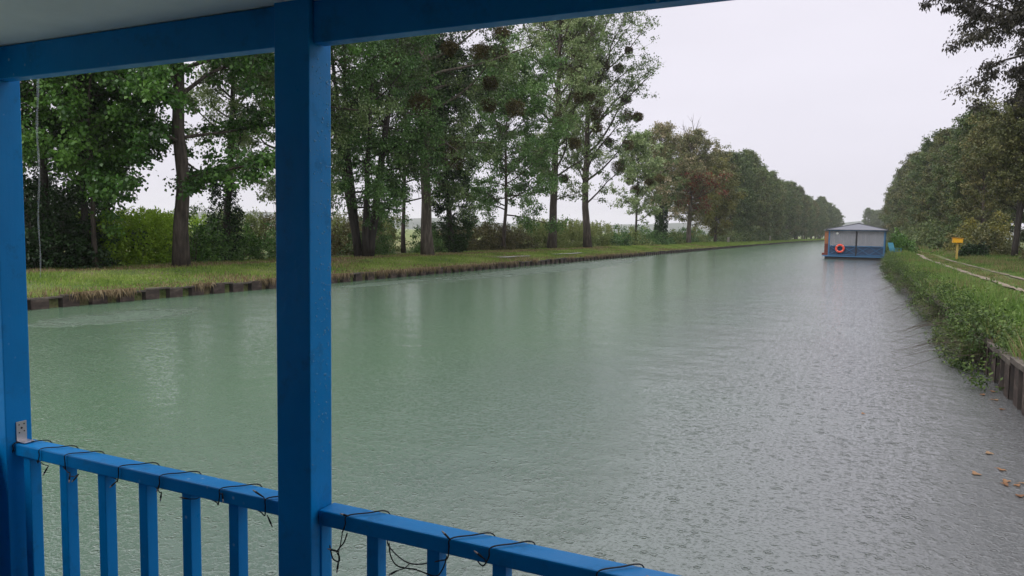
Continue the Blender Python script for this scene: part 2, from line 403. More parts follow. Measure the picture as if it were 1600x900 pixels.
# right bank
def rightgrass(n, y0, y1, d0, d1, h0, h1, wd, dens=1.5):
    u = rng.uniform(0, 1, n); y = y0 + (y1-y0)*u**dens; dx = rng.uniform(d0, d1, n)
    base = np.array([xr(q)+off(q) for q in y]); X = base + dx
    sc = 1 + y/60
    tr = ((np.abs(dx-2.36) < .22) | (np.abs(dx-3.6) < .17)) & (rng.uniform(0, 1, n) < .93)
    near = np.clip(np.abs(dx-2.36)/.9, .22, 1)*np.clip(np.abs(dx-3.6)/.9, .22, 1)
    near = np.where(dx < 1.4, 1.25, near)
    h = rng.uniform(h0, h1, n)*(1 + .6*snoise(X, y, 1.2) + .7*np.maximum(snoise(X+3, y, 3.1), 0))*near*sc**.4
    z = np.interp(dx, [.12, .8, 1.8, 2.6, 5, 7, 9.5, 12], [.50, .6, .64, .62, .64, .7, .85, 1.0]) - .02
    k = ~tr
    return X[k], y[k], z[k], np.maximum(h, .03)[k], (wd*sc*rng.uniform(.7, 1.3, n))[k], dx[k]
x, y, z, h, wd, dx = rightgrass(330000, 7, 75, .05, 9.5, .07, .21, .013)
x2, y2, z2, h2, wd2, dx2 = rightgrass(40000, 70, 300, .1, 9.5, .12, .3, .05)
x, y, z, h, wd, dx = [np.concatenate(q) for q in ((x, x2), (y, y2), (z, z2), (h, h2), (wd, wd2), (dx, dx2))]
t_ = .42 + .3*snoise(x, y, 1.0) + .3*snoise(x+7, y*1.2, 2.9) + rng.uniform(-.3, .3, len(x))
dry = (snoise(x+9, y, .8) + rng.uniform(-.6, .6, len(x)) > .62) | ((dx > 4.4) & (dx < 6) & (rng.uniform(0, 1, len(x)) < .35)) | ((dx > 2.5) & (dx < 3.5) & (rng.uniform(0, 1, len(x)) < .35))
tag(quads('grass', blades(rng, x[~dry], y[~dry], z[~dry], h[~dry], wd[~dry], .5), t_[~dry], leafmat('lush_grass_blades', [(.035, .075, .018), (.08, .155, .03), (.15, .25, .05), (.26, .30, .11)], .3, .5, .25), k=3), 'lush green grass on the right-hand bank beside the dirt track', 'grass', kind='stuff')
tag(quads('dry_grass', blades(rng, x[dry], y[dry], z[dry], h[dry], wd[dry], .5), rng.uniform(0, 1, dry.sum())*.8, m_dry, k=3), 'brownish dry grass scattered along the track on the right-hand bank', 'grass', kind='stuff')
# weeds overhanging the right wall
n = 1150; u = rng.uniform(0, 1, n); y = 11.8 + 62*u**1.35
prof_ = .35 + .3*np.clip(snoise(y, y*.2, .55), -1, 1)
keep = (y > 13.2) | (rng.uniform(0, 1, n) < .25); y = y[keep]; prof_ = prof_[keep]; n = len(y)
q = rng.uniform(0, 1, n)
base = np.array([xr(a_) for a_ in y])
cx = base + .62 - (.72 + prof_*.8)*q
cz = .54 + .14*np.sin(q*3) - np.maximum(q-.68, 0)*2.0 + rng.normal(0, .07, n)
V_, t_ = leaves(rng, np.stack([cx, y, np.maximum(cz, .06)], 1), rng.uniform(.08, .26, n)*(1+y/90), 46, .06, .5, .3, .9, .5)
V_[:, :, 2] = np.maximum(V_[:, :, 2], .01)
st = []
n = 26000; yg = 13.5 + 62*rng.uniform(0, 1, n)**1.3; kk = snoise(yg, yg*.3, .8) + rng.uniform(-.5, .5, n) > -.1; yg = yg[kk]; n = len(yg)
bx0 = np.array([xr(a_) for a_ in yg]) + rng.uniform(-.35, .35, n); hz = rng.uniform(.15, .4, n)
pg = np.stack([bx0, yg, np.where(bx0 < 1.9, .3, .58) + rng.uniform(-.1, .1, n)], 1); sg_ = np.stack([np.zeros(n), rng.uniform(.006, .012, n)*(1+yg/60), np.zeros(n)], 1)
tp = pg + np.stack([-rng.uniform(-.1, .3, n), rng.normal(0, .12, n), hz*rng.uniform(-.3, 1, n)], 1)
tag(quads('edge_grass', np.stack([pg-sg_, pg+sg_, tp], 1), rng.uniform(0, .8, n), m_dry if False else leafmat('edge_grass_blade', [(.06, .08, .025), (.13, .16, .05), (.24, .22, .10)], .25), k=3), 'long olive grass arching over the edge of the right-hand bank', 'grass', kind='stuff')
for i in range(260):
    yy = 13 + 55*rng.uniform()**1.3; bx = xr(yy) + .2; ln = rng.uniform(.5, 1.1)
    st.append((bx, yy, ln))
tag(quads('bank_weeds', V_, t_, m_weed), 'tangle of weeds and leafy growth overhanging the right-hand wall', 'weeds', kind='stuff')
# twigs trailing in the water
mb = MB()
for bx, yy, ln in st[:90]:
    a = rng.uniform(-.6, .6); p0 = np.array([bx-.3, yy, .35]); p1 = p0 + [-ln*.6, a*.4, -.1]; p2 = p1 + [-ln*.5, a*.5, -.22]
    mb.tube([p0, p1, p2], [.006, .004, .002], 3, False)
m_twig = simple('grey_brown_twig', [(.3, (.04, .03, .022)), (.7, (.10, .08, .06))], scale=20, bmp=0)
tag(mb.build('trailing_twigs', m_twig), 'thin bare twigs trailing from the right-hand weeds towards the water', 'twigs', kind='stuff')
# broad dock and nettle leaves on the right bank
n = 150; y = 9 + 40*rng.uniform(0, 1, n)**1.4; dx = rng.uniform(.2, 2.0, n)
V_, t_ = leaves(rng, np.stack([xr(10)+dx, y, .72+rng.uniform(0, .1, n)], 1), rng.uniform(.1, .25, n), 12, .09, .6, .1, .5)
tag(quads('broad_leaf_weeds', V_, .35 + t_*.65, leafmat('dock_leaf', [(.05, .10, .02), (.10, .18, .03), (.17, .26, .05)], .3)), 'broad-leaved weeds dotted through the grass of the right-hand bank', 'weeds', kind='stuff')

# ------------------------------------------------------------------ trees
m_bark = simple('grey_brown_bark', [(.3, (.022, .017, .013)), (.5, (.065, .05, .04)), (.7, (.13, .105, .085))], scale=7, rough=.85, bmp=1, bd=.05, stretch=(1, 1, .18))
m_barkl = simple('pale_poplar_bark', [(.3, (.05, .04, .032)), (.5, (.11, .09, .072)), (.7, (.20, .17, .14))], scale=7, rough=.85, bmp=1, bd=.05, stretch=(1, 1, .18))
m_barkd = simple('dark_wet_bark', [(.3, (.012, .010, .008)), (.7, (.045, .035, .028))], scale=8, rough=.7, bmp=.8, bd=.03, stretch=(1, 1, .2))
LM = {
 'maple': leafmat('maple_leaf', [(0.0168, 0.0502, 0.01), (0.0437, 0.1183, 0.0186), (0.0924, 0.2061, 0.0315), (0.1428, 0.2688, 0.0501)], .28, .4, .4),
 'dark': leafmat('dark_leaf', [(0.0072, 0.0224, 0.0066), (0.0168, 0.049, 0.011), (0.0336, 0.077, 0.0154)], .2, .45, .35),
 'poplar': leafmat('poplar_leaf', [(0.0458, 0.0807, 0.0261), (0.1042, 0.1683, 0.0484), (0.1772, 0.2581, 0.0837), (0.3333, 0.4039, 0.1863)], .22, .35, .5),
 'acacia': leafmat('robinia_leaf', [(0.0291, 0.073, 0.0206), (0.0653, 0.1498, 0.0377), (0.1179, 0.2304, 0.0601), (0.1633, 0.2688, 0.0858)], .28, .4, .4),
 'autumn': leafmat('turning_leaf', [(0.09, 0.108, 0.042), (0.168, 0.18, 0.072), (0.288, 0.252, 0.132), (0.528, 0.42, 0.312)], .25),
 'yellow': leafmat('yellowing_leaf', [(0.0625, 0.078, 0.018), (0.1375, 0.143, 0.03), (0.25, 0.221, 0.042)], .25),
 'red': leafmat('red_creeper_leaf', [(0.12, 0.0144, 0.012), (0.24, 0.03, 0.0216), (0.33, 0.084, 0.036)], .25),
 'far': leafmat('distant_leaf', [(0.0328, 0.0587, 0.0194), (0.0656, 0.1096, 0.0324), (0.1185, 0.1663, 0.0518), (0.1823, 0.2055, 0.0729)], .2),
 'farb': leafmat('bronzed_leaf', [(0.04, 0.0502, 0.0208), (0.0879, 0.1041, 0.0356), (0.1439, 0.1525, 0.0519), (0.2079, 0.1794, 0.0669)], .2),
 'bronze': leafmat('purple_brown_leaf', [(0.0192, 0.0168, 0.0144), (0.0408, 0.036, 0.0264), (0.072, 0.066, 0.042)], .2, .4, .5),
 'nettle': leafmat('nettle_leaf', [(0.1056, 0.1949, 0.0178), (0.2287, 0.3897, 0.0297), (0.3871, 0.567, 0.0535)], .35),
 'brush': leafmat('brush_leaf', [(0.0585, 0.065, 0.0234), (0.117, 0.1105, 0.039), (0.195, 0.169, 0.065)], .25),
 'reed': leafmat('reed_leaf', [(0.0936, 0.1382, 0.039), (0.1872, 0.2438, 0.0715), (0.2964, 0.325, 0.117)], .3),
 'mistle': leafmat('mistletoe_leaf', [(.03, .028, .008), (.075, .06, .014), (.14, .11, .028)], .15),
}
def spray(rng, mb, p, d, L, r, bend, k=4, n=5, wig=.12):
    pts = [p]; d = unit(d); dirs = [d]
    for i in range(n):
        d = unit(d + np.array([0, 0, bend/n]) + rng.normal(0, wig, 3)); pts.append(pts[-1] + d*L/n); dirs.append(d)
    pts = np.array(pts); mb.tube(pts, np.linspace(r, r*.25, n+1), k, False)
    return pts, dirs
def tree(name, loc, label, cat='tree', group=None, seed=1, H=20, r0=.35, cb=3, nl=26, R=4.5, shape='round', e0=15, e1=65, bend=.5,
         sub=7, per=60, leaf=.12, leafW=.6, mat_='poplar', bark=None, crad=.45, lean=(0, 0), droop=.4, forks=1, mistle=0, azbias=None, extra=None, twk=3, spread=.35, topfade=0, dense=1.08):
    per = int(per*dense*1.22); leaf *= 1.14; leafW *= 1.1; crad *= 1.08; sub += 3
    rng = np.random.default_rng(seed)
    root = empty(name, loc, label, cat, group)
    bark = bark or m_bark
    mb = MB(); cen = []; rad = []
    stems = []
    for s in range(forks):
        a = rng.uniform(0, 2*PI); sp_ = .0 if forks == 1 else rng.uniform(.05, .16)
        n = 12; z = np.linspace(0, 1, n)**1.1
        wx = np.cumsum(rng.normal(0, .012, n))*H*.25; wy = np.cumsum(rng.normal(0, .012, n))*H*.25
        wx -= wx[0]; wy -= wy[0]
        p = np.stack([wx + lean[0]*z*H + math.cos(a)*(sp_*z*H + (forks > 1)*.25), wy + lean[1]*z*H + math.sin(a)*(sp_*z*H + (forks > 1)*.25), z*H], 1)
        rr = r0*(1 if forks == 1 else rng.uniform(.55, 1))
        ra = rr*(1 - .93*z)**.8; ra[0] *= 1.35; ra[1] *= 1.06
        p[0, 2] = -.15
        mb.tube(p, ra, 10, True); stems.append((p, ra))
    for i in range(nl):
        p, ra = stems[i % forks]
        u = ((i + rng.uniform(0, 1))/nl)**.85
        h = cb + (H*.97 - cb)*u
        base = np.array([np.interp(h, p[:, 2], p[:, k]) for k in range(3)]); rb = np.interp(h, p[:, 2], ra)
        az_ = i*2.4 + rng.uniform(-.5, .5)
        if azbias is not None and rng.uniform() < azbias[1]: az_ = azbias[0] + rng.normal(0, .6)
        prof_ = {'round': math.sin(PI*min(.14 + u*.86, 1))**.6, 'column': .75 - .35*u, 'cone': 1.02 - .8*u, 'vase': .55 + .45*math.sin(PI*min(u*1.1, 1)), 'top': .35 + .65*math.sin(PI*u**.8)}[shape]
        L = R*max(prof_, .15)*rng.uniform(.75, 1.15)
        el_ = D2R(e0 + (e1-e0)*u + rng.uniform(-10, 10))
        d = np.array([math.cos(az_)*math.cos(el_), math.sin(az_)*math.cos(el_), math.sin(el_)])
        pts, dirs = spray(rng, mb, base, d, L, max(min(rb*.5, .012 + L*.018), .015), bend, 5, 6)
        ns = max(2, int(sub*(.5 + L/R*.6)))
        for j in range(ns):
            s_ = .12 + .88*(j + rng.uniform())/ns; k = min(int(s_*6), 5)
            q = pts[k]*(1-(s_*6-k)) + pts[k+1]*(s_*6-k) if k < 6 else pts[6]
            dd = unit(dirs[k] + rng.normal(0, .75, 3) + np.array([0, 0, .15 if bend > 0 else -.2]))
            Ls = L*(.42 - .2*s_)*rng.uniform(.7, 1.3) + .25
            sp2, dr2 = spray(rng, mb, q, dd, Ls, .008 + Ls*.006, bend*.5, twk, 3)
            for idx, w_ in ((1, .8), (2, 1), (3, 1)):
                if rng.uniform() > (.25 if idx == 1 else .08) + topfade*u: cen.append(sp2[idx] + rng.normal(0, .12, 3)); rad.append(crad*w_*rng.uniform(.6, 1.25))
        cen.append(pts[-1]); rad.append(crad*.7)
    tr = mb.build('trunk', bark, root, smooth=True)
    cen = np.array(cen); rad = np.array(rad)
    V_, t_ = leaves(rng, cen, rad, per, leaf, leafW, droop, .75, spread)
    cr = quads('crown', V_, t_, LM[mat_], root)
    for i in range(mistle):
        side = cen[(cen[:, 0] > .2)] if i % 3 else cen
        c = side[rng.integers(0, len(side))]*np.array([1.0, .9, 1]); c[2] = min(max(c[2]*.85, cb*1.1), H*.85)
        rr = rng.uniform(.42, .72); n = 2600
        g = unit(rng.normal(size=(n, 3))); pos = c + g*rr*rng.uniform(0, 1, (n, 1))**.42*np.array([1, 1, .9])*(1+.18*np.sin(g[:, :1]*6+i))
        d = unit(g*.7 + rng.normal(0, .6, (n, 3))); s = unit(np.cross(d, rng.normal(size=(n, 3)))); l = .10
        Vm = np.stack([pos, pos + d*l*.5 + s*.022, pos + d*l, pos + d*l*.5 - s*.022], 1)
        quads('mistletoe_ball', Vm, rng.uniform(0, 1, n), LM['mistle'], cr)
    if extra: extra(rng, root, cen)
    return root
def ivy_coat(h, r0, r1, per=26, m_='dark', leaf=.1, name='ivy', spread_y=0):
    def f(rng, root, cen):
        n = int(h*60); z = rng.uniform(0, h, n); a = rng.uniform(0, 2*PI, n)
        r = (r0 + (r1-r0)*np.sin(PI*z/h)**.8)*rng.uniform(.4, 1, n)**.6
        c = np.stack([np.cos(a)*r, np.sin(a)*r, z], 1)
        V_, t_ = leaves(rng, c, np.full(n, .22), per, leaf, .8, .6, .9)
        quads(name, V_, t_, LM[m_], root)
    return f
G = .53  # ground level under the left tree row
# --- near trees on the far (left) bank
stemg = 'thin stems in the dark thicket'
for i, (x, y, H, r, lb) in enumerate([
    (-24.8, 15.2, 15, .13, 'thin dark-stemmed tree nearest the left post in the shady thicket'),
    (-25.6, 16.4, 16, .15, 'thin dark tree behind the dripping water thread, second in the shady thicket'),
    (-24.9, 17.4, 15, .12, 'thin dark tree in the middle of the shady thicket on the far bank'),
    (-26.6, 19.6, 16, .17, 'rearmost slim tree standing at the right of the shady thicket')]):
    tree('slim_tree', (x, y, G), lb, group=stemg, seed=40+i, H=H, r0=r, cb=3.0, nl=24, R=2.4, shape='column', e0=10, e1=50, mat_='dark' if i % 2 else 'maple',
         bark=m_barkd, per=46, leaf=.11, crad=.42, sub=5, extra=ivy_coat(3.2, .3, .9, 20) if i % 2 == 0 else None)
tree('maple_tree', (-24.2, 17.3, G), 'young maple with bright green drooping foliage left of the thick trunk', seed=3, H=9.5, r0=.09, cb=2.6, nl=26, R=3.2, shape='round', e0=0, e1=60,
     mat_='maple', per=60, leaf=.12, leafW=.8, crad=.42, sub=6, droop=.5, bend=.1)
tree('poplar_tree', (-23, 19.9, G), 'big thick-trunked tree with deeply ridged bark left of the middle post', seed=4, H=21, r0=.26, cb=2.9, nl=44, R=5.0, shape='round', e0=5, e1=60,
     mat_='maple', per=60, leaf=.12, leafW=.8, crad=.45, sub=7, droop=.5, bend=.1)
tree('poplar_tree', (-26, 24.9, G), 'crooked slim poplar with ivy at its foot right of the thick trunk', seed=5, H=15, r0=.17, cb=4.2, nl=30, R=3.9, shape='round', e0=10, e1=55,
     mat_='poplar', per=50, leaf=.10, crad=.42, sub=6, bark=m_barkd, lean=(.04, .06), extra=ivy_coat(4.2, .3, .75, 24))
tree('poplar_tree', (-24.2, 27.2, G), 'grey-green poplar hidden mostly behind the middle post', seed=6, H=17, r0=.22, cb=2.6, nl=34, R=4.6, shape='round', e0=5, e1=55,
     mat_='poplar', per=54, leaf=.11, crad=.45, sub=7, droop=.6, bend=-.1)
tree('robinia_tree', (-24, 32.6, G), 'multi-stemmed dark tree just right of the middle post', seed=7, H=15, r0=.26, cb=2.2, nl=52, R=4.4, shape='round', e0=0, e1=55,
     mat_='acacia', per=54, leaf=.12, leafW=.55, crad=.48, sub=6, bark=m_barkd, forks=5, droop=.5, bend=-.05)
tree('poplar_tree', (-23.5, 38.3, G), 'tall poplar with straight pale trunk and many mistletoe balls', seed=8, H=22, r0=.34, cb=4.4, nl=46, R=6.4, shape='round', e0=0, e1=60,
     mat_='poplar', per=50, leaf=.13, crad=.5, sub=8, bark=m_barkl, dense=.95, mistle=22, droop=.55, bend=-.05)
tree('robinia_tree', (-27, 41, G), 'leafy green tree filling the gap behind the straight pale trunk', seed=9, H=16, r0=.14, cb=2.8, nl=40, R=5, shape='round', e0=5, e1=60,
     mat_='acacia', per=50, leaf=.13, crad=.5, sub=7, dense=.8)
tree('ivy_clad_tree', (-24.5, 43.2, G), 'dark leaning tree swathed in ivy right of the pale trunk', seed=10, H=13, r0=.22, cb=5.5, nl=26, R=3.6, shape='round', e0=0, e1=50,
     mat_='dark', per=44, leaf=.13, crad=.5, sub=6, bark=m_barkd, lean=(-.09, -.03), extra=ivy_coat(5.6, .6, 1.5, 30, leaf=.13))
tree('robinia_tree', (-25.5, 53, G), 'rounded deep green tree between the pale trunk and the two dark trunks', seed=12, H=15, r0=.15, cb=2.4, nl=46, R=5.6, shape='round', e0=0, e1=60,
     mat_='acacia', per=52, leaf=.15, crad=.55, sub=7, droop=.5, bend=-.1, dense=.9)
tree('poplar_tree', (-24.5, 60.7, G), 'mistletoe-laden poplar, left one of the two dark trunks beside the reeds', seed=13, H=25, r0=.36, cb=3.8, nl=46, R=6.2, shape='vase', e0=20, e1=65,
     mat_='poplar', per=44, leaf=.15, crad=.52, sub=8, bark=m_bark, dense=.95, mistle=20, bend=.3)
tree('poplar_tree', (-24, 68.9, G), 'tallest poplar with open wispy crown, right one of the two dark trunks', seed=14, H=26, r0=.36, cb=4.2, nl=46, R=8.2, shape='vase', e0=38, e1=70,
     mat_='poplar', per=34, leaf=.16, crad=.5, sub=8, bark=m_bark, dense=.95, mistle=18, bend=.35)
# --- sparse mixed group
tree('poplar_tree', (-25, 90, G), 'small thin tree with mistletoe right of the tallest poplar', seed=15, H=13, r0=.16, cb=2.6, nl=28, R=4.6, shape='round', mat_='poplar', per=34, leaf=.18, crad=.5, sub=5, bark=m_barkd, mistle=4)
tree('poplar_tree', (-25, 101, G), 'slender tree with pale pinkish autumn top', seed=16, H=16, r0=.15, cb=3.4, nl=28, R=4.4, shape='round', mat_='autumn', dense=.8, per=26, leaf=.2, crad=.55, sub=5, bark=m_barkd, extra=ivy_coat(5, .2, .5, 8, leaf=.2))
tree('slim_tree', (-26, 108, G), 'dark thin trunk with ivy clumps just left of the reddish tree', seed=17, H=14, r0=.16, cb=4.5, nl=26, R=4.0, shape='round', mat_='poplar', per=30, leaf=.2, crad=.55, sub=5, bark=m_barkd, extra=ivy_coat(7, .25, .6, 9, leaf=.2))
def red_part(rng, root, cen):
    c = cen[(cen[:, 2] > 5) & (cen[:, 2] < 10.5) & (cen[:, 0] > -1.4)]
    c = c[rng.uniform(0, 1, len(c)) < .4]
    V_, t_ = leaves(rng, c, np.full(len(c), .75), 34, .22, .8, .5, .8)
    quads('red_vine', V_, t_, LM['red'], root)
def dead_top(z0, n, spreadx=1.6):
    def f(rng, root, cen):
        mb = MB()
        for i in range(n):
            p = np.array([rng.normal(0, spreadx*.4), rng.normal(0, spreadx*.4), z0]); 
            pts, dr = spray(rng, mb, p, np.array([rng.normal(0, .25), rng.normal(0, .25), 1]), rng.uniform(3.5, 5.5), .07, .1, 4, 6, .07)
            for k in range(9):
                j = rng.integers(1, 6); spray(rng, mb, pts[j], dr[j] + rng.normal(0, .5, 3), rng.uniform(.8, 1.8), .03, .3, 3, 3, .1)
        mb.build('dead_branches', m_twig, root)
    return f
def both(*fs):
    def f(r, o, c):
        for q in fs: q(r, o, c)
    return f
tree('poplar_tree', (-23, 111.5, G), 'tree with pale trunk, red creeper and bare dead twigs at its top', seed=18, H=15.5, r0=.36, cb=3.4, nl=38, R=5.4, shape='round', mat_='autumn', dense=.8, per=34, leaf=.2, crad=.6, sub=6, bark=m_barkl, extra=both(red_part, dead_top(14, 5)))
tree('autumn_tree', (-25, 121, G), 'brownish-orange tinted tree right behind the red creeper', seed=19, H=13, r0=.25, cb=2.6, nl=30, R=4.6, shape='round', dense=.75, mat_='yellow', per=36, leaf=.22, crad=.65, sub=6)
tree('autumn_tree', (-22.8, 133, G), 'yellow-green leaning tree with one bare dead branch on top', seed=20, H=13.5, r0=.25, cb=1.2, nl=34, R=5.0, shape='round', mat_='yellow', per=38, leaf=.24, crad=.7, sub=6, extra=dead_top(12, 2, 1.5))
tree('autumn_tree', (-25, 147, G), 'olive-coloured tree closing the autumn group before the long dark row', seed=22, H=17, r0=.28, cb=1.5, nl=34, R=5, shape='round', mat_='farb', per=38, leaf=.26, crad=.75, sub=6)
# --- the long rows: prototypes, then copies sharing their meshes
def proto(i, mt, H, R, seed):
    return tree('row_tree', (0, 0, 0), 'row', group=None, seed=seed, H=H, r0=.3, cb=1.2, nl=40, R=R, shape='round', e0=5, e1=62, mat_=mt, dense=.8, per=34, leaf=.27, crad=.7, sub=6, bark=m_bark)
PL = [proto(0, 'far', 20, 5.0, 61), proto(1, 'far', 20, 5.4, 62), proto(2, 'farb', 20, 5.0, 63)]
used = [False]*3
ordn = ['first','second','third','fourth','fifth','sixth','seventh','eighth','ninth','tenth']
def place_row(k, x, y, z, s, rz, label, group):
    if not used[k]: o = PL[k]; used[k] = True
    else: o = copy_tree(PL[k])
    o.location = (x, y, z); o.scale = (s*1.0, s*1.0, s); o.rotation_euler = (0, 0, rz)
    o['label'] = label; o['group'] = group
r = random.Random(3)
y = 160; i = 0
while y < 470:
    x = -24 + off(y) + r.uniform(-1, 1)
    lb = ('%s tree of the dark green far row, counted from the yellowish tree' % ordn[i]) if i < 10 else 'hazy tree towards the far end of the left-hand row behind the houseboat'
    place_row([0, 1, 0, 1, 2][i % 5], x, y, .5, r.uniform(.76, 1.04) if y > 175 else .92, r.uniform(0, 6), lb, 'trees of the long row on the far bank')
    y += 7.5 + r.uniform(-1, 1.5) + (2 if y > 300 else 0); i += 1
for j in range(9):   # beyond the bend, seen right above the houseboat roof
    place_row(j % 2, 6.5 + j*2.6 + r.uniform(-.6, .6), 585 + j*5 + r.uniform(-4, 4), 1, r.uniform(.98, 1.1), r.uniform(0, 6), 'faint grey tree beyond the canal bend, in the gap above the houseboat roof', 'faint trees beyond the bend')
y = 84; i = 0
while y < 560:
    x = xr(y) + 8.8 + off(y) + r.uniform(-1, 1)
    s = np.interp(y, [84, 120, 180, 250], [.66, .78, .95, 1.02])*r.uniform(.84, 1.1)
    lb = ('%s bushy tree of the right-hand row, counted away from the yellow box' % ordn[i]) if i < 10 else 'distant tree in the hazy part of the right-hand row'
    place_row([2, 0, 2, 1][i % 4], x, y, .8, s, r.uniform(0, 6), lb, 'trees of the long row on the right-hand bank')
    y += 7.0 + r.uniform(-1, 1.5) + (3 if y > 300 else 0); i += 1
for j, yy in enumerate((78, 92, 110, 132)):
    place_row([1, 2, 0, 2][j], xr(yy) + 16 + r.uniform(-1, 1), yy, 1, .72 + .03*j, r.uniform(0, 6), '%s tree of the second line standing behind the right-hand row' % ordn[j], 'second line of trees on the right')
tree('small_tree', (9.8, 62, .8), 'small forked tree standing on the verge right of the yellow box', seed=31, H=11, forks=2, r0=.17, cb=2.6, nl=34, R=4.2, shape='round', mat_='farb', per=44, leaf=.15, crad=.5, sub=7, e0=10, bark=m_barkd)
tree('small_tree', (15, 58, .9), 'grey-green tree cut off by the right edge behind the small forked tree', seed=32, H=12, r0=.22, cb=2, nl=34, R=4.4, shape='round', mat_='farb', per=44, leaf=.15, crad=.5, sub=7)
tree('large_tree', (9.9, 42, .75), 'large purple-brown tree overhanging from the upper right corner', seed=33, H=21, r0=.4, cb=8.2, nl=56, dense=1.5, R=6.3, shape='round', e0=-8, e1=55,
     mat_='bronze', per=60, leaf=.17, leafW=.4, crad=.5, sub=8, bark=m_barkd, droop=.8, bend=-.25)

# ------------------------------------------------------------------ shrubs
def shrub(name, loc, label, size, mat_, seed, per=40, leaf=.12, n=90, leafW=.6, group=None, stems=True, cat='shrub', upright=0, crad=.28):
    rng = np.random.default_rng(seed); root = empty(name, loc, label, cat, group)
    sx_, sy_, h = size
    g = unit(rng.normal(size=(n, 3))); g[:, 2] = np.abs(g[:, 2]); q = rng.uniform(.25, 1, (n, 1))**.45
    lump = 1 + .22*np.sin(g[:, :1]*5 + seed) + .18*np.sin(g[:, 1:2]*7 + seed*2)
    c = g*q*lump*np.array([sx_, sy_, h])
    V_, t_ = leaves(rng, c, rng.uniform(.6, 1.3, n)*crad, per, leaf, leafW, -.2 if upright else .3, .8)
    if upright:   # upright shoots above the mass
        k = 60; b_ = np.stack([rng.uniform(-sx_, sx_, k), rng.uniform(-sy_, sy_, k), rng.uniform(.5, .9, k)*h], 1)
        cc = np.concatenate([b_ + [0, 0, j*upright*.12] for j in range(5)])
        V2, t2 = leaves(rng, cc, np.full(len(cc), .12), 10, leaf, .35, -.3, 1.3)
        V_ = np.concatenate([V_, V2]); t_ = np.concatenate([t_, t2*.5 + .5])
    V_[:, :, 2] = np.maximum(V_[:, :, 2], -.02)
    quads('foliage', V_, t_, LM[mat_], root)
    if stems:
        mb = MB()
        for i in range(9):
            a = rng.uniform(0, 2*PI); d = np.array([math.cos(a)*sx_*.5, math.sin(a)*sy_*.5, h*.8])
            spray(rng, mb, np.array([d[0]*.2, d[1]*.2, -.05]), d, np.linalg.norm(d), .02, .1, 3, 4)
        mb.build('stem', m_twig, root)
    return root
sg = 'shrubs below the trees of the far bank'
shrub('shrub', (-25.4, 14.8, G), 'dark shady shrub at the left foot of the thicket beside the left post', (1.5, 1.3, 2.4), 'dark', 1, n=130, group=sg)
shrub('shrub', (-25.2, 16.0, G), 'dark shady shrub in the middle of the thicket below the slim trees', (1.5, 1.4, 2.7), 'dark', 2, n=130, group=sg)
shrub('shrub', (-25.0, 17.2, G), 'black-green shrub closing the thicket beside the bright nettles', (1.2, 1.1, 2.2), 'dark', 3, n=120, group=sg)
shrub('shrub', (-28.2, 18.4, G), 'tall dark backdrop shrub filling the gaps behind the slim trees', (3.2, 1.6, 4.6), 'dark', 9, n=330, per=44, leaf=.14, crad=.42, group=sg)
for i, (x, y, s, lb) in enumerate([(-25.2, 18.5, .9, 'bright yellow-green nettle clump nearest the dark thicket'), (-25.4, 19.7, 1.0, 'bright yellow-green nettle clump midway between thicket and thick trunk'), (-25.8, 21.2, 1.0, 'bright yellow-green nettle clump just left of the thick trunk'), (-28.2, 24.4, .9, 'bright nettle clump behind the thick trunk at the field edge')]):
    shrub('nettle_clump', (x, y, G), lb, (1.1, .9, 1.15*s), 'nettle', 10+i, per=26, n=60, group='bright nettles at the field edge', upright=2.2, leaf=.17, crad=.26, leafW=.5)
for i, (x, y, sx_, h, mt, lb) in enumerate([
    (-25.4, 22.6, 1.2, 1.9, 'maple', 'green bush directly right of the thick ridged trunk'),
    (-26, 24.2, 1.2, 2.0, 'acacia', 'dark green bush around the foot of the crooked poplar'),
    (-26.6, 26.4, 1.3, 1.7, 'maple', 'leafy bush beside the left edge of the middle post'),
    (-26.2, 29.4, 1.4, 2.0, 'acacia', 'bush hidden behind the middle post'),
    (-27.4, 33.2, 1.8, 1.9, 'brush', 'olive bush seen between the stems right of the middle post'),
    (-25.8, 35.8, 1.5, 2.0, 'acacia', 'dark bush between the multi-stemmed tree and the pale trunk'),
    (-28.4, 38.5, 2.0, 2.0, 'brush', 'yellowish bush behind the foot of the straight pale trunk'),
    (-25.4, 41.3, 1.3, 1.9, 'acacia', 'green bush just right of the straight pale trunk')]):
    shrub('shrub', (x, y, G), lb, (sx_, sx_, h), mt, 20+i, n=110, per=40, leaf=.12, group=sg)
for i, (x, y, h) in enumerate([(-30.5, 29.5, 2.2), (-30.5, 33, 1.9), (-30.5, 36.5, 2.2), (-30.5, 40, 2.0), (-30.5, 43.5, 2.3)]):
    shrub('scrub_bush', (x, y, G), '%s pale scrub bush at the field edge, counted rightwards from the middle post' % ordn[i], (1.7, 2.0, h), ['reed', 'brush'][i % 2], 220+i, n=120, per=40, leaf=.14, group='pale scrub at the field edge', upright=1.4, crad=.34)
hedge = [(-26.5, 46.5, 'brush'), (-27.0, 49, 'brush'), (-27, 51.6, 'brush'), (-26.8, 54.2, 'brush'), (-27, 56.8, 'brush'), (-27.4, 59.6, 'farb')]
for i, (x, y, mt) in enumerate(hedge):
    shrub('brush_hedge_bush', (x, y, G), '%s brownish hedge bush right of the ivy-clad tree, left of the dark trunks' % ordn[i], (1.9, 1.8, 2.1 + .15*(i % 2)), mt, 50+i, n=120, per=40, leaf=.15, group='brown-green hedge bushes', crad=.36)
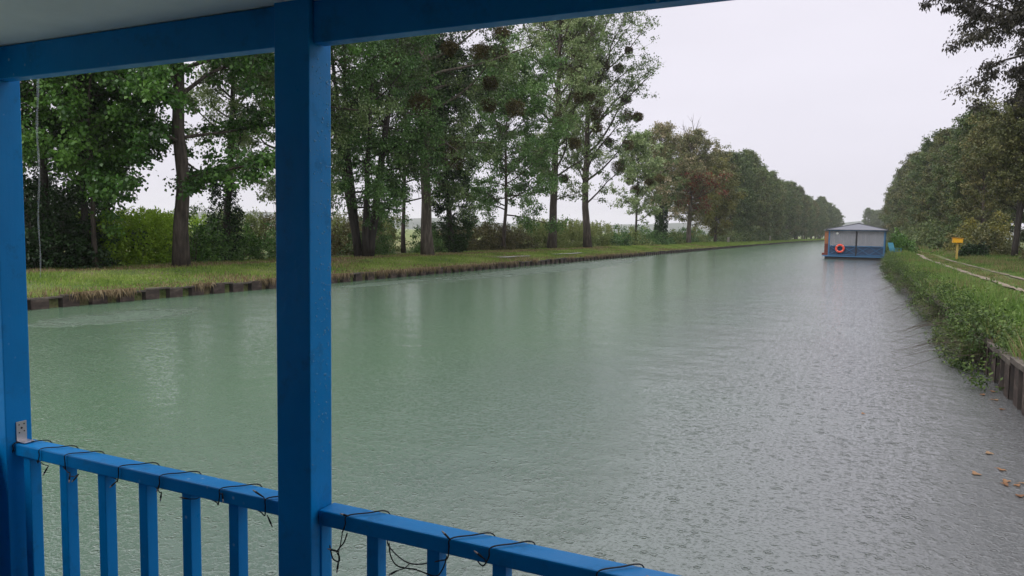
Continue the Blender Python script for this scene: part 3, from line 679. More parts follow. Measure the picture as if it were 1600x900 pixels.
for i, (x, y) in enumerate([(-26.8, 63.5), (-27, 66.5), (-26.6, 70), (-26.8, 74), (-26.4, 78.5)]):
    shrub('reed_clump', (x, y, G), '%s pale reedy bush counted from the left dark trunk' % ordn[i], (2.2, 2.2, 2.0 + .2*(i % 2)), 'reed', 60+i, n=110, per=44, leaf=.2, leafW=.25, group='pale reedy bushes', upright=1.6, crad=.4)
for i in range(9):
    y = 83 + i*6.5
    shrub('shrub', (-25.6, y, G), '%s green bush of the low line below the sparse autumn trees' % ordn[i], (2.6, 3.0, 1.9 + .25*(i % 3)), ['acacia', 'reed', 'acacia'][i % 3], 70+i, n=100, per=36, leaf=.2, group='low bushes below the autumn trees', crad=.42)
for i in range(10):
    y = 146 + i*13
    shrub('shrub', (-23.2, y, G), '%s dark bush at the foot of the long far row' % ordn[i], (2.6, 7.0, 3.2), 'far', 90+i, n=150, per=30, leaf=.3, group='bushes at the foot of the far row', crad=.7)
# right bank bushes
for i, (x, y, sx_, sy_, h, mt, lb) in enumerate([
    (10.8, 46, 1.6, 3, 1.7, 'brush', 'brown-green bush at the right edge in front of the forked tree'),
    (10.6, 53, 1.6, 3, 1.9, 'brush', 'olive bush just right of the small forked trunk'),
    (12.2, 60, 1.8, 3, 2.3, 'farb', 'tall bush behind the small forked trunk'),
    (9.2, 67.5, 1.6, 3, 1.9, 'farb', 'grey-green bush between the yellow box and the forked trunk'),
    (7.6, 62.5, .7, .8, .7, 'dark', 'low dark bramble at the foot of the yellow box post'),
    (9.8, 75, 2.0, 3.4, 3.4, 'yellow', 'yellowish-green bush behind the yellow box'),
    (9.4, 82, 1.8, 4, 2.4, 'farb', 'grey bush further along the verge past the yellow box'),
    (9.2, 92, 2.0, 5, 2.8, 'far', 'dark bush at the foot of the right-hand row'),
    (9.2, 104, 2.0, 6, 3.0, 'far', 'more distant dark bush at the foot of the right-hand row')]):
    shrub('shrub', (x, y, .8), lb, (sx_, sy_, h), mt, 120+i, n=130, per=40, leaf=.13 + y/900, group='bushes of the right-hand verge', crad=.34)
for i in range(8):
    y = 118 + i*16
    shrub('shrub', (xr(y) + 6.4 + off(y), y, .75), '%s far dark bush lining the right-hand row beyond the houseboat' % ordn[i], (2.2, 9, 3.2), 'far', 140+i, n=150, per=30, leaf=.3, group='far bushes of the right-hand row', crad=.7)
shrub('shrub', (3.5, 76, .6), 'bright green bush on the bank right beside the houseboat', (1.1, 1.8, 1.8), 'maple', 160, n=110, per=34, leaf=.17, crad=.3)

# ------------------------------------------------------------------ far houseboat
def plain(name, col, rough=.5, **kw):
    m, t, b = mat(name); 
    f = noise(t, 9, 4, .6)
    t.links.new(rampn(t, f, [(.3, tuple(c*.82 for c in col)), (.7, tuple(min(c*1.12, 1) for c in col))]), b.inputs['Base Color']); S(b, 'Roughness', rough)
    for k, v in kw.items(): S(b, k.replace('_', ' '), v)
    return m
m_fblue = plain('faded_blue_paint', (.035, .13, .26), .5)
m_dblue = plain('dark_blue_panel', (.016, .045, .10), .5)
m_roof = plain('grey_roof_sheet', (.12, .125, .155), .45)
m_rooft = plain('dark_roof_trim', (.03, .035, .05), .5)
m_wood = plain('orange_brown_boards', (.36, .14, .06), .6)
m_red = plain('dark_red_boards', (.16, .035, .02), .6)
m_hull = plain('black_hull', (.012, .013, .016), .5)
m_dbl = plain('pale_cabin_boards', (.34, .33, .34), .7)
m_plast, t, b = mat('clear_plastic_sheet'); S(b, 'Base Color', (.33, .34, .37, 1)); S(b, 'Roughness', .25); S(b, 'Alpha', .5)
m_plastf = plain('pale_frame', (.45, .48, .52), .5)
hb = empty('houseboat', (-.15, 74.2, 0), 'blue houseboat with hipped grey roof and orange lifebuoy moored at the right-hand bank', 'houseboat', rz=D2R(-3))
W2 = 2.35
mb = MB(); mb.box(-W2-.25, W2, -.05, 10.5, -.35, .235); mb.build('hull', m_hull, hb, .03)
mb = MB(); mb.box(-W2-.45, W2+.05, -.15, 10.6, .238, .34); mb.build('deck', m_fblue, hb, .01)
for x in (-W2+.06, 0, W2-.06):
    mb = MB(); mb.box(x-.06, x+.06, .02, .14, .343, 2.60); mb.build('post', m_hull if x == 0 else m_fblue, hb, .006)
for x in (-W2+.06, W2-.06):
    mb = MB(); mb.box(x-.06, x+.06, 2.8, 2.92, .343, 2.60); mb.build('post', m_fblue, hb, .006)
mb = MB(); mb.box(-W2, W2, .01, .15, 2.603, 2.72); mb.box(-W2, -W2+.1, .153, 10, 2.603, 2.72); mb.box(W2-.1, W2, .153, 10, 2.603, 2.72); mb.build('beam', m_fblue, hb)
# railing with crossed braces and a dark panel behind
rl = MB(); rl.box(-W2+.12, -.06, .03, .12, 1.18, 1.25); rl.box(.06, W2-.12, .03, .12, 1.18, 1.25); rl.box(-W2+.12, W2-.12, .04, .11, .40, .46); rl.build('railing', m_fblue, hb)
pn = MB(); pn.box(-W2+.12, W2-.12, .12, .15, .35, 1.17); pn.build('railing_panel', m_dblue, hb)
for i in range(4):
    x0 = -W2+.15 + i*(2*W2-.3)/4; x1 = x0 + (2*W2-.3)/4
    for zz in ((.46, 1.18), (1.18, .46)):
        br = MB(); yb = .075 if zz[0] < 1 else .05
        br.tube([(x0, yb, zz[0]), (x1, yb, zz[1])], .022, 4); br.build('brace', m_fblue, hb)
wn = MB(); wn.box(-W2+.13, -.07, .07, .075, 1.26, 2.595); wn.build('window_sheet', m_plast, hb)
wn = MB(); wn.box(.07, W2-.13, .07, .075, 1.26, 2.595); wn.build('window_sheet', m_plast, hb)
for x in (-1.1, .72, 1.55):
    mb = MB(); mb.box(x-.025, x+.025, .078, .10, 1.26, 2.595); mb.build('window_mullion', m_plastf, hb)
for x0, x1 in ((-2.0, -1.3), (-.9, -.2), (.3, 1.0)):
    mb = MB(); mb.box(x0, x1, 2.985, 2.998, 1.45, 2.3); wf_ = mb.build('cabin_window', plain('dim_window', (.10, .12, .15), .2), hb)
    mb = MB(); mb.box(x0-.05, x1+.05, 2.975, 2.983, 2.3, 2.36); mb.box(x0-.05, x1+.05, 2.975, 2.983, 1.39, 1.45); mb.box((x0+x1)/2-.02, (x0+x1)/2+.02, 2.975, 2.983, 1.45, 2.3); mb.build('window_frame', m_plastf, wf_)
# cabin behind the porch
cb_ = MB(); cb_.box(-W2-.35, W2-.15, 3.0, 10.0, .343, 2.6); cb_.build('cabin_wall', m_dbl, hb, .01)
wd_ = MB(); wd_.box(-W2-.42, -W2-.02, 1.2, 2.95, 1.42, 2.56); wd_.build('wood_cladding', m_wood, hb)
wd_ = MB(); wd_.box(-W2-.42, -W2-.02, 1.2, 2.95, .55, 1.416); wd_.box(-W2-.6, -W2-.0, .9, 2.95, .343, .546); wd_.build('lower_cladding', m_red, hb)
# hipped roof
rf = MB(); ex = W2+.2; z0, z1 = 2.73, 3.32
rf.add([(-ex, -.25, z0), (ex, -.25, z0), (ex, 10.6, z0), (-ex, 10.6, z0), (0, 2.4, z1), (0, 8.0, z1),
        (-ex, -.25, z0-.04), (ex, -.25, z0-.04), (ex, 10.6, z0-.04), (-ex, 10.6, z0-.04)],
       [(0,1,4), (1,2,5,4), (2,3,5), (3,0,4,5), (6,7,1,0), (7,8,2,1), (8,9,3,2), (9,6,0,3), (9,8,7,6)])
ro = rf.build('roof', m_roof, hb)
for a, b_ in (((-ex, -.25, z0), (0, 2.4, z1)), ((ex, -.25, z0), (0, 2.4, z1)), ((0, 2.4, z1), (0, 8, z1))):
    tr_ = MB(); tr_.tube([a, b_], .045, 6); tr_.build('ridge_trim', m_rooft, ro)
r2 = MB(); r2.add([(-ex-.3, 1.0, 2.70), (-ex+.35, 1.0, 2.84), (0, 3.2, 3.42), (0, 8.5, 3.42), (-ex-.3, 10.4, 2.70),
                   (-ex-.3, 1.0, 2.64), (-ex+.35, 1.0, 2.78), (0, 3.2, 3.36), (0, 8.5, 3.36), (-ex-.3, 10.4, 2.64)],
                  [(0,1,2,3,4), (9,8,7,6,5), (0,5,6,1), (1,6,7,2), (2,7,8,3), (3,8,9,4), (4,9,5,0)]); r2.build('rear_roof_panel', plain('old_roof_panel', (.2, .2, .21), .6), hb)
lp = MB(); 
th = np.linspace(0, PI, 8); 
lp.tube([(-1.62, .2 - 0*a_, 2.38 + .17*math.cos(a_)) for a_ in th], [max(.17*math.sin(a_), .01) for a_ in th], 12); lp.build('globe_lamp', plain('white_globe', (.8, .8, .76), .4), hb, smooth=True)
for x, z in ((-.75, 1.62), (1.0, 1.4)):
    it = MB(); it.box(x-.25, x+.25, 1.6, 2.1, .9, z-.1); it.box(x-.22, x+.22, 2.05, 2.12, z-.1, z+.25); it.build('deck_seat', plain('dim_furniture', (.1, .1, .11), .6), hb, .02)
tb = MB(); tb.box(W2-.75, W2-.25, .25, .6, .5, 1.0); tb.box(W2-.8, W2-.2, .2, .65, 1.0, 1.06); tb.build('storage_box', plain('pale_box', (.3, .38, .42), .5), hb, .01)
rp = empty('mooring_rope', (2.2, 74.4, .4), 'slack mooring rope from the houseboat deck to the right-hand bank', 'rope')
mb = MB(); mb.tube([(0, 0, .0), (.25, -.5, -.12), (.6, -1.1, -.08), (.9, -1.6, .2)], .02, 6); mb.build('strand', plain('wet_rope', (.25, .23, .19), .8), rp, smooth=True)
mb = MB(); mb.tube([(.9, -1.6, -.1), (.92, -1.62, .42)], .03, 6); mb.build('mooring_pin', m_hull, rp)
# lifebuoy hung on the railing
lb_ = empty('lifebuoy', (-.15-1.33, 74.2+.02+.02, 1.0), 'round orange-red lifebuoy hanging on the houseboat railing', 'lifebuoy', rz=D2R(-3)); lb_.scale = (.88, .88, .88)
mb = MB(); k = 32; pts = np.array([(.36*math.cos(a_), 0, .36*math.sin(a_)) for a_ in np.linspace(0, 2*PI, k+1)])
V_ = []; 
for i in range(k):
    a_ = 2*PI*i/k
    for j in range(10):
        b_ = 2*PI*j/10; rr = .36 + .10*math.cos(b_); V_.append((rr*math.cos(a_), .06*math.sin(b_) - .1, rr*math.sin(a_)))
mb.add(V_, [(i*10+j, i*10+(j+1) % 10, ((i+1) % k)*10+(j+1) % 10, ((i+1) % k)*10+j) for i in range(k) for j in range(10)])
mb.build('ring', plain('orange_red_float', (.75, .07, .035), .45), lb_, smooth=True)
for q in range(4):
    a_ = PI/4 + q*PI/2; mb = MB()
    for j in range(10):
        pass
    c, s = math.cos(a_), math.sin(a_); V_ = []
    for i2 in range(3):
        aa = a_ + (i2-1)*.1
        for j in range(10):
            b_ = 2*PI*j/10; rr = .36 + .106*math.cos(b_); V_.append((rr*math.cos(aa), .066*math.sin(b_) - .1, rr*math.sin(aa)))
    mb.add(V_, [(i*10+j, i*10+(j+1) % 10, (i+1)*10+(j+1) % 10, (i+1)*10+j) for i in range(2) for j in range(10)])
    mb.build('band', plain('pale_band', (.7, .3, .25), .5), lb_, smooth=True)

# deck chair on the bank
m_turq = plain('turquoise_slats', (.03, .19, .27), .5)
dc = empty('garden_chair', (2.75, 70.2, .62), 'turquoise wooden garden chair tipped back on the bank beside the houseboat', 'chair', rz=D2R(35))
mb = MB()
for i in range(5): mb.box(-.26 + i*.105, -.175 + i*.105, -.012, .012, .32, 1.12, Matrix.Rotation(-.42, 4, 'X'))
mb.build('backrest', m_turq, dc)
mb = MB()
for i in range(5): mb.box(-.26, .26, -.55 + i*.11, -.46 + i*.11, .30, .325)
mb.build('seat', m_turq, dc)
for sx_ in (-.29, .29):
    for y_, z_ in ((-.52, .55), (-.05, .5)):
        mb = MB(); mb.box(sx_-.02, sx_+.02, y_-.03, y_+.03, -.03, z_); mb.build('leg', m_turq, dc)
    mb = MB(); mb.box(sx_-.045, sx_+.045, -.6, .15, .552, .575); mb.build('armrest', m_turq, dc)
gp = empty('mooring_plank', (3.2, 69.2, .70), 'pale plank lying on the grass below the turquoise chair', 'plank', rz=D2R(20))
mb = MB(); mb.box(-.5, .6, -.12, .12, -.02, .03); mb.build('board', plain('bleached_plank', (.45, .47, .5), .7), gp, .004)
mb = MB(); mb.tube([(-.45, -.09, .035), (-.45, .09, .035)], .02, 6); mb.build('end_batten', m_cap, gp)

# yellow box on a post
yb = empty('yellow_post_box', (6.1, 58.2, .66), 'yellow horizontal box on a pale yellow post at the track edge', 'marker box', rz=D2R(10))
mb = MB(); mb.box(-.06, .06, -.05, .05, -.1, 1.14); mb.build('post', plain('pale_yellow_post', (.42, .30, .07), .6), yb, .01)
mb = MB(); mb.add([(-0.30,-.17,1.143),(0.28,-.17,1.143),(0.28,.17,1.143),(-0.30,.17,1.143),(-0.30,-.17,1.46),(0.28,-.17,1.42),(0.28,.17,1.42),(-0.30,.17,1.46)],
                  [(3,2,1,0),(4,5,6,7),(0,1,5,4),(1,2,6,5),(2,3,7,6),(3,0,4,7)]); bx_ = mb.build('box', plain('signal_yellow', (.78, .40, .012), .4), yb, .015)
mb = MB(); mb.add([(-0.34,-.2,1.463),(0.32,-.2,1.423),(0.32,.2,1.423),(-0.34,.2,1.463),(-0.34,-.2,1.49),(0.32,-.2,1.45),(0.32,.2,1.45),(-0.34,.2,1.49)],
                  [(3,2,1,0),(4,5,6,7),(0,1,5,4),(1,2,6,5),(2,3,7,6),(3,0,4,7)]); mb.build('lid', plain('signal_orange', (.7, .28, .01), .4), yb, .006)
# small pale marker posts on the far bank
for x, y, h, lb in ((-21.6, 140, 1.0, 'short wooden stump post at the foot of the yellow-green tree'), (-21.0, 205, 1.3, 'small whitish marker post before the long dark row')):
    mp_ = empty('marker_post', (x, y, .5), lb, 'post')
    mb = MB(); mb.box(-.18, .18, -.18, .18, -.1, h); mb.build('shaft', plain('pale_stone', (.32, .29, .25), .7), mp_, .05)
    mb = MB(); mb.box(-.2, .2, -.2, .2, h+.003, h+.08); mb.build('cap', plain('pale_cap', (.4, .38, .34), .7), mp_, .02)
# farm buildings beyond the field
for x, y, lb, sc in ((-640, 500, 'low white farm building far beyond the field, left one', 1.0), (-600, 515, 'small white barn far beyond the field, right one', .7)):
    fb = empty('farm_building', (x, y, 1.7), lb, 'building'); 
    mb = MB(); mb.box(-9*sc, 9*sc, -4, 4, 0, 3.2*sc); mb.build('wall', plain('white_render', (.6, .6, .58), .8), fb)
    mb = MB(); mb.add([(-9.4*sc,-4.4,3.2*sc),(9.4*sc,-4.4,3.2*sc),(9.4*sc,4.4,3.2*sc),(-9.4*sc,4.4,3.2*sc),(-9.4*sc,0,5.2*sc),(9.4*sc,0,5.2*sc)], [(0,1,5,4),(2,3,4,5),(0,4,3),(1,2,5),(3,2,1,0)])
    mb.build('roof', plain('grey_roof_tiles', (.25, .22, .22), .8), fb)

# ------------------------------------------------------------------ floating leaves
m_fl = leafmat('fallen_orange_leaf', [(.10, .045, .02), (.24, .11, .04), (.27, .17, .09)], .1, .5)
rng = np.random.default_rng(9)
spots = [(1.26, 8.42), (1.26, 7.50), (1.33, 7.42), (1.24, 7.40), (1.40, 7.5), (1.42, 7.18), (1.30, 7.12), (1.35, 7.08), (1.05, 7.62), (1.28, 7.86), (1.9, 12.3), (1.78, 11.9), (1.72, 11.3), (1.62, 11.6), (1.70, 10.7), (1.66, 12.9), (.15, 9.6)]
lw = ['single orange leaf floating alone above the others', 'orange leaf at the left of the floating cluster', 'pale orange leaf in the upper middle of the floating cluster', 'small orange leaf at the near left of the floating cluster', 'orange leaf at the right of the floating cluster', 'orange leaf nearest the frame edge below the cluster', 'curled tan leaf at the bottom of the cluster', 'orange leaf beside the curled tan one', 'tiny leaf drifting left of the cluster', 'brown leaf just above the cluster',
      'brown leaf touching the right-hand wall furthest away', 'tan leaf floating close below the wall', 'brownish leaf floating at the foot of the sheet piles', 'small leaf drifting off the sheet piles', 'leaf floating between the wall and the cluster', 'brown leaf under the overhanging weeds', 'lone reddish leaf out on the open water']
for i, (x, y) in enumerate(spots):
    s = rng.uniform(.028, .05); a0 = rng.uniform(0, 2*PI)
    # lobed leaf outline with slight cupping
    k = 11; a = np.linspace(0, 2*PI, k, endpoint=False); rr = s*(.75 + .3*np.cos(a*3 + .4) + .1*rng.uniform(-1, 1, k))
    P = np.stack([rr*np.cos(a)*1.25, rr*np.sin(a)*.8, .010 + .006*rng.uniform(0, 1, k)], 1)
    mb = MB(); mb.add(np.concatenate([P, [[0, 0, .006]], P - [0, 0, .002], [[0, 0, .004]]]), [(j, (j+1) % k, k) for j in range(k)] + [((j+1) % k + k+1, j+k+1, 2*k+1) for j in range(k)] + [(j, j+k+1, (j+1) % k+k+1, (j+1) % k) for j in range(k)])
    mb.tube([(s*.9, 0, .012), (s*1.7, s*.15, .010)], .0012, 4)
    o = mb.build('floating_leaf', m_fl); o.location = (x, y, 0); o.rotation_euler = (0, 0, a0)
    at = o.data.attributes.new('tint', 'FLOAT', 'FACE'); at.data.foreach_set('value', np.full(len(o.data.polygons), rng.uniform(0, 1), np.float32))
    tag(o, lw[i], 'leaf', 'orange leaves floating near the right-hand bank')

# ------------------------------------------------------------------ own boat (the porch the photograph was taken from)
def paint(name, lo, hi, rough=.38):
    m, t, b = mat(name)
    f = noise(t, 3, 5, .6); f2 = noise(t, 60, 3, .6, stretch=(1, 1, .15))
    t.links.new(rampn(t, f, [(.3, lo), (.7, hi)]), b.inputs['Base Color']); S(b, 'Roughness', rough); S(b, 'Specular IOR Level', .22)
    nb_ = bump(t, None, f2, .3, .002)
    base_l = b.inputs['Base Color'].links[0].from_socket
    f3 = noise(t, 11, 6, .7); dirt = rampn(t, f3, [(.56, (0, 0, 0)), (.74, (.5, .5, .5))])
    md = N(t, 'ShaderNodeMix', data_type='RGBA'); t.links.new(dirt, md.inputs[0]); t.links.new(base_l, md.inputs[6]); md.inputs[7].default_value = (.012, .075, .16, 1)
    vs = N(t, 'ShaderNodeTexVoronoi', feature='F1'); S(vs, 'Scale', 26); cs = N(t, 'ShaderNodeTexCoord'); t.links.new(cs.outputs['Object'], vs.inputs['Vector'])
    f4 = noise(t, 2.3, 2, .5); mk = N(t, 'ShaderNodeMath', operation='MULTIPLY')
    t.links.new(rampn(t, vs.outputs['Distance'], [(.05, (1, 1, 1)), (.16, (0, 0, 0))]), mk.inputs[0]); t.links.new(rampn(t, f4, [(.56, (0, 0, 0)), (.66, (.5, .5, .5))]), mk.inputs[1])
    mw = N(t, 'ShaderNodeMix', data_type='RGBA'); t.links.new(mk.outputs[0], mw.inputs[0]); t.links.new(md.outputs[2], mw.inputs[6]); mw.inputs[7].default_value = (.45, .6, .72, 1)
    t.links.new(mw.outputs[2], b.inputs['Base Color'])
    t.links.new(rampn(t, f3, [(.3, (rough*.7,)*3), (.7, (rough*1.5,)*3)]), b.inputs['Roughness'])
    # tiny rain beads
    vo = N(t, 'ShaderNodeTexVoronoi', feature='F1'); S(vo, 'Scale', 95)
    c_ = N(t, 'ShaderNodeTexCoord'); t.links.new(c_.outputs['Object'], vo.inputs['Vector'])
    q = rampn(t, vo.outputs['Distance'], [(.0, (1, 1, 1)), (.22, (0, 0, 0))])
    bump(t, b, q, .35, .0012, nb_)
    return m
m_blue = paint('gloss_blue_paint', (.0005, .19, .50), (.001, .24, .62))
m_ceil = simple('grey_white_ceiling_board', [(.3, (.80, .80, .76)), (.7, (.88, .88, .84))], scale=6, rough=.8, bmp=.25, bd=.002, bscale=260)
m_deck = simple('wet_deck_boards', [(.3, (.13, .115, .10)), (.7, (.22, .20, .17))], scale=9, rough=.4, stretch=(.2, 1, 1))
m_cabin = plain('dark_cabin_boards', (.012, .016, .022), .8)
m_steel = plain('galvanised_steel', (.55, .53, .55), .35, Metallic=.7)
m_hole = plain('screw_hole', (.02, .02, .02), .6)
ob = empty('houseboat', (0, 0, 0), 'blue painted porch with railing, posts and beam of the houseboat in the foreground', 'houseboat')
PY0, PY1 = 1.375, 1.455
for x0, x1 in ((-2.465, -2.36), (-1.2713, -1.1673), (1.16, 1.264)):
    mb = MB(); mb.box(x0, x1, PY0, PY1, .56, 2.90); mb.build('post', m_blue, ob, .003)
mb = MB(); 
for x0, x1 in ((-2.357, -1.2743), (-1.1643, 1.157)): mb.box(x0, x1, 1.387, 1.425, 2.5264, 2.6216)
mb.build('beam', m_blue, ob, .002)
for x0, x1 in ((-2.357, -1.2743), (-1.1643, 1.157)):
    mb = MB(); mb.box(x0, x1, 1.398, 1.459, 1.374, 1.4125); mb.build('top_rail', m_blue, ob, .004)
    mb = MB(); mb.box(x0, x1, 1.405, 1.45, .66, .70); mb.build('bottom_rail', m_blue, ob, .003)
BX = [-2.300, -2.127, -1.954, -1.781, -1.610, -1.438] + [-1.163 + .1675*i for i in range(14)]
for x in BX:
    mb = MB(); mb.box(x-.033 + (0 if x < -1.2 else .0), x, 1.409, 1.444, .703, 1.3735); mb.build('baluster', m_blue, ob, .002)
for xs in (-2.465, 1.264):   # side railings and beams
    a, c_ = (xs, xs+.06) if xs < 0 else (xs-.06, xs)
    mb = MB(); mb.box(a, c_, -.50, 1.372, 1.374, 1.4125); mb.build('top_rail', m_blue, ob, .004)
    mb = MB(); mb.box(a, c_, -.50, 1.372, 2.5264, 2.6216); mb.build('beam', m_blue, ob, .002)
    mb = MB()
    for i in range(13): mb.box(a+.014, c_-.02, -.55 + i*.148, -.55 + i*.148 + .144, .56, 1.3735)
    mb.build('light_block_boards', m_blue, ob, .003)  # solid boards added out of view to shade the posts' inner faces
mb = MB()
for i in range(7): mb.box(-2.45, -2.425, -.55 + i*.148, -.55 + i*.148 + .144, 1.414, 2.525)
mb.build('light_block_screen', m_blue, ob, .003)  # unseen screen added to block side light from the left
mb = MB(); mb.box(-2.62, 1.42, -1.1, 1.44, 2.6246, 2.645); mb.build('ceiling', m_ceil, ob)
mb = MB(); mb.add([(-2.7, -1.1, 2.90), (1.5, -1.1, 2.90), (1.5, 1.462, 2.66), (-2.7, 1.462, 2.66), (-2.7, -1.1, 2.65), (1.5, -1.1, 2.65), (1.5, 1.462, 2.648), (-2.7, 1.462, 2.648)],
                  [(0,1,2,3),(7,6,5,4),(3,2,6,7),(1,0,4,5),(0,3,7,4),(2,1,5,6)]); mb.build('roof', m_roof, ob)
mb = MB(); mb.box(-2.55, 1.35, -1.1, 1.55, .44, .557); mb.build('deck', m_deck, ob, .004)
mb = MB(); mb.box(-2.62, 1.42, -4.5, 1.60, -.3, .437); mb.build('hull', m_hull, ob, .02)
mb = MB(); mb.box(-2.5, 1.3, -4.4, -.603, .56, 2.62); mb.build('cabin_wall', m_cabin, ob)
dr = MB(); dr.box(-1.0, -.1, -.60, -.56, .56, 2.45); dr.build('cabin_door', m_blue, ob, .004)
# angle bracket joining rail and left post
mb = MB(); mb.box(-2.3597, -2.3565, 1.405, 1.437, 1.4155, 1.478); mb.box(-2.3564, -2.318, 1.405, 1.437, 1.4155, 1.4185); br = mb.build('bracket', m_steel, ob, .0005)
for dy, dz in ((.009, 1.468), (.024, 1.469), (.016, 1.457), (.009, 1.443), (.024, 1.446)):
    mb = MB(); a = np.linspace(0, 2*PI, 8, endpoint=False); rr = .0034 if dz == 1.457 else .0022
    mb.tube([(-2.3566, 1.405+dy, dz), (-2.3559, 1.405+dy, dz)], rr, 8); mb.build('screw', m_hole, br)
# rain beads on the lit face of the middle post
rng = np.random.default_rng(21); n = 420
V_ = []; F_ = []; mb = MB()
for i in range(n):
    z = 1.5 + 1.0*rng.uniform()**.8; y = 1.378 + .072*rng.uniform()**.6; rr = .0008 + .0017*rng.uniform()**2; x = -1.1673
    ring = [(x+.00005, y + rr*math.cos(a_), z + rr*1.3*math.sin(a_)) for a_ in np.linspace(0, 2*PI, 6, endpoint=False)]
    ring2 = [(x+rr*.55, y + rr*.6*math.cos(a_), z + rr*.8*math.sin(a_)) for a_ in np.linspace(0, 2*PI, 6, endpoint=False)]
    mb.add(ring + ring2, [(j, (j+1) % 6, (j+1) % 6+6, j+6) for j in range(6)] + [(6,7,8,9,10,11)])
m_drop, t, b = mat('rain_bead'); S(b, 'Base Color', (.06, .28, .55, 1)); S(b, 'Roughness', .05); S(b, 'IOR', 1.33); S(b, 'Specular IOR Level', .8)
o = mb.build('raindrops', m_drop, ob, smooth=True); o['kind'] = 'stuff'

# string lights wound round the rail
m_cable = plain('black_cable', (.008, .008, .009), .45)
m_tip = plain('clear_bulb_tip', (.42, .36, .30), .2)
sl = empty('string_lights', (-1.3, 1.43, 1.41), 'black cable fairy lights wound round the blue top rail', 'string lights')
O = np.array([-1.3, 1.43, 1.41])
cab = MB(); RC = .0017
YN, YF, ZT, ZB = 1.3955, 1.4615, 1.4148, 1.3715
def smoothpath(P, k=5):
    P = np.array(P, float); n = len(P); o = []
    for i in range(n-1):
        p0, p1, p2, p3 = P[max(i-1, 0)], P[i], P[i+1], P[min(i+2, n-1)]
        for j in range(k):
            u = j/k; o.append(.5*((2*p1) + (p2-p0)*u + (2*p0-5*p1+4*p2-p3)*u*u + (3*p1-p0-3*p2+p3)*u**3))
    o.append(P[-1]); return np.array(o)
bulbs = []
def bay(loops, x_start, sag):
    P = []
    for i, x in enumerate(loops):
        P += [(x-.012 + rng.uniform(-.008, .008), YN-.001, ZB-.002), (x-.004, YN-.002, (ZB+ZT)/2), (x, YN, ZT), (x+.035, (YN+YF)/2, ZT+.002), (x+.072, YF, ZT), (x+.076, YF+.002, ZB)]
        if i < len(loops)-1:
            nx_ = loops[i+1]; s_ = sag[i] if i < len(sag) else 0
            if s_: P += [(x+.08, YF-.01, ZB-s_*.7), ((x*.45+nx_*.55), (YN+YF)/2, ZB-s_*1.1), (nx_-.03, YN+.01, ZB-s_*.35)]
            else: P += [((x+nx_)/2, (YN+YF)/2, ZB-.003)]
    cab.tube(smoothpath(P) - O, RC, 6)
def stub(x, y, z, dx, dz, L=.026):
    q_ = np.concatenate(cab.v) + O; k_ = q_[np.argmin(((q_ - [x, y, z])**2).sum(1))]
    if np.linalg.norm(k_ - [x, y, z]) > .004: cab.tube(np.array([k_, (k_ + [x, y, z])/2 + [0, 0, -.004], [x, y, z]]) - O, RC*.8, 5)
    d = unit(np.array([dx, -.25, dz])); p = np.array([x, y, z])
    cab.tube(np.array([p, p + d*L*.5, p + d*L]) - O, [.0012, .0024, .0026], 6)
    mb = MB(); mb.tube(np.array([p + d*L, p + d*(L+.006), p + d*(L+.010)]) - O, [.0022, .0018, .0006], 6); mb.build('bulb', m_tip, sl, smooth=True)
bay([-2.352, -2.225, -2.105, -1.870, -1.705, -1.482, -1.325], 0, [.0, .004, .006, .004, .004, .005])
bay([-1.075, -.79, -.69, -.445, -.30, -.05, .2, .5, .8], 0, [.05, .0, .006, .0, .01, .01, .0, .01])
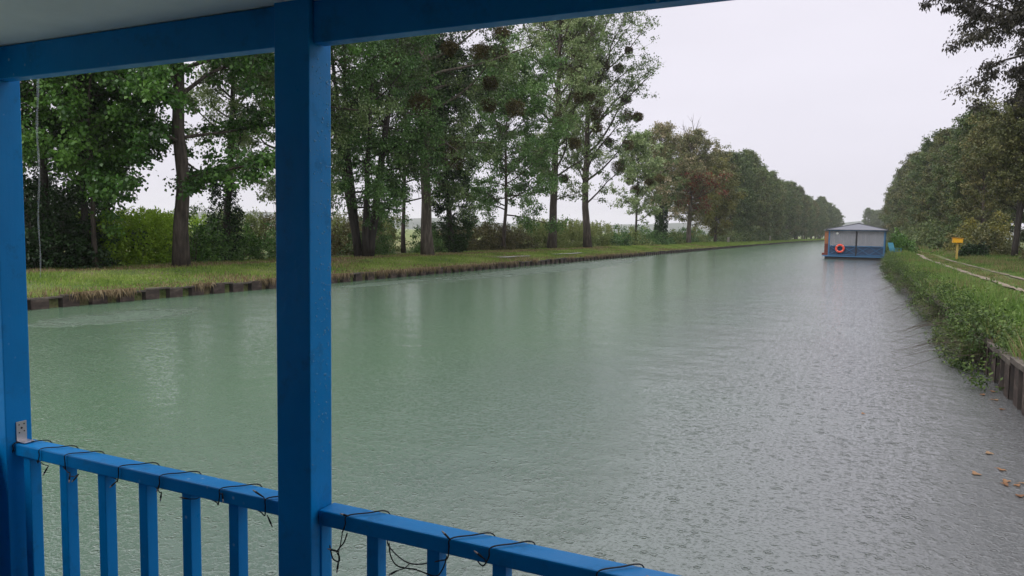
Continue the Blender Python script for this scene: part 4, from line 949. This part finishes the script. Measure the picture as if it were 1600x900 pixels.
for a in [(-2.352, YN, 1.39, -1, .05, .03), (-2.19, YN, ZB-.004, -.5, -1), (-2.09, YN, ZB-.01, .2, -.8, .02), (-2.05, YN, ZB-.008, -.8, -.9), (-1.882, YN, ZB, -1, -.9), (-1.71, YN, 1.392, -.25, -1, .016), (-1.705, YN, ZB-.004, .1, -1, .016),
          (-1.478, YN, 1.403, .4, -1, .016), (-1.60, YN, ZB-.006, -1, .1, .02), (-1.335, YN, ZT+.001, -1, .55), (-1.325, YN, ZB, .8, -.8),
          (-1.07, YN, ZT, -1, .2, .014), (-1.10, YN, ZB-.05, -1, .15, .02), (-1.10, YN, ZB-.07, .0, -1, .022), (-.93, YN, ZB-.06, -.8, -.5, .018), (-.79, YN, ZT-.004, -.8, .8, .02), (-.705, YN, 1.385, -.8, .6, .02),
          (-.43, YN, 1.395, .6, -.7, .016), (-.31, YN, ZT, -1, .45, .03)]: stub(*a)
# loose hanging ends in the right bay
for P in ([(-1.075, YN, ZB), (-1.085, YN, ZB-.025), (-1.105, YN, ZB-.05), (-1.098, YN, ZB-.062), (-1.10, YN, ZB-.075), (-1.118, YN, ZB-.07), (-1.135, YN+.01, ZB-.045)],
          [(-.955, YN, ZB), (-.95, YN, ZB-.03), (-.93, YN, ZB-.05), (-.88, YN, ZB-.048), (-.83, YN, ZB-.052), (-.81, YN, ZB-.03), (-.80, YN, ZB)]):
    cab.tube(smoothpath(P) - O, RC, 6)
cab.build('cable', m_cable, sl, smooth=True)

# thread of rainwater dripping from the roof edge
m_thread, t, b = mat('falling_water'); S(b, 'Base Color', (.9, .92, .92, 1)); S(b, 'Roughness', .1); S(b, 'Alpha', .2)
mb = MB(); zz = np.linspace(2.64, 1.93, 26)
mb.tube([(-2.302 - .02*((2.62-z)/.7) + .004*math.sin(z*23), 1.472, z) for z in zz], 0.0034 - .0018*np.linspace(0, 1, 26) + .0006*np.sin(np.arange(26)*1.7), 8)
tag(mb.build('water_thread', m_thread, smooth=True), 'thin pale thread of rainwater falling from the roof edge beside the left post', 'rainwater')

# ------------------------------------------------------------------ rain haze
m_haze = bpy.data.materials.new('rain_haze'); m_haze.use_nodes = True; t = m_haze.node_tree; t.nodes.clear()
oo = N(t, 'ShaderNodeOutputMaterial'); pv = N(t, 'ShaderNodeVolumePrincipled')
S(pv, 'Color', (.985, .98, 1, 1)); S(pv, 'Density', .00024); S(pv, 'Anisotropy', 0.0)
t.links.new(pv.outputs[0], oo.inputs['Volume'])
mb = MB(); mb.box(-2700, 2700, -300, 2700, -3.5, 62)
tag(mb.build('haze', m_haze), 'thin rain haze that greys the distant trees and hills', 'haze', kind='stuff')
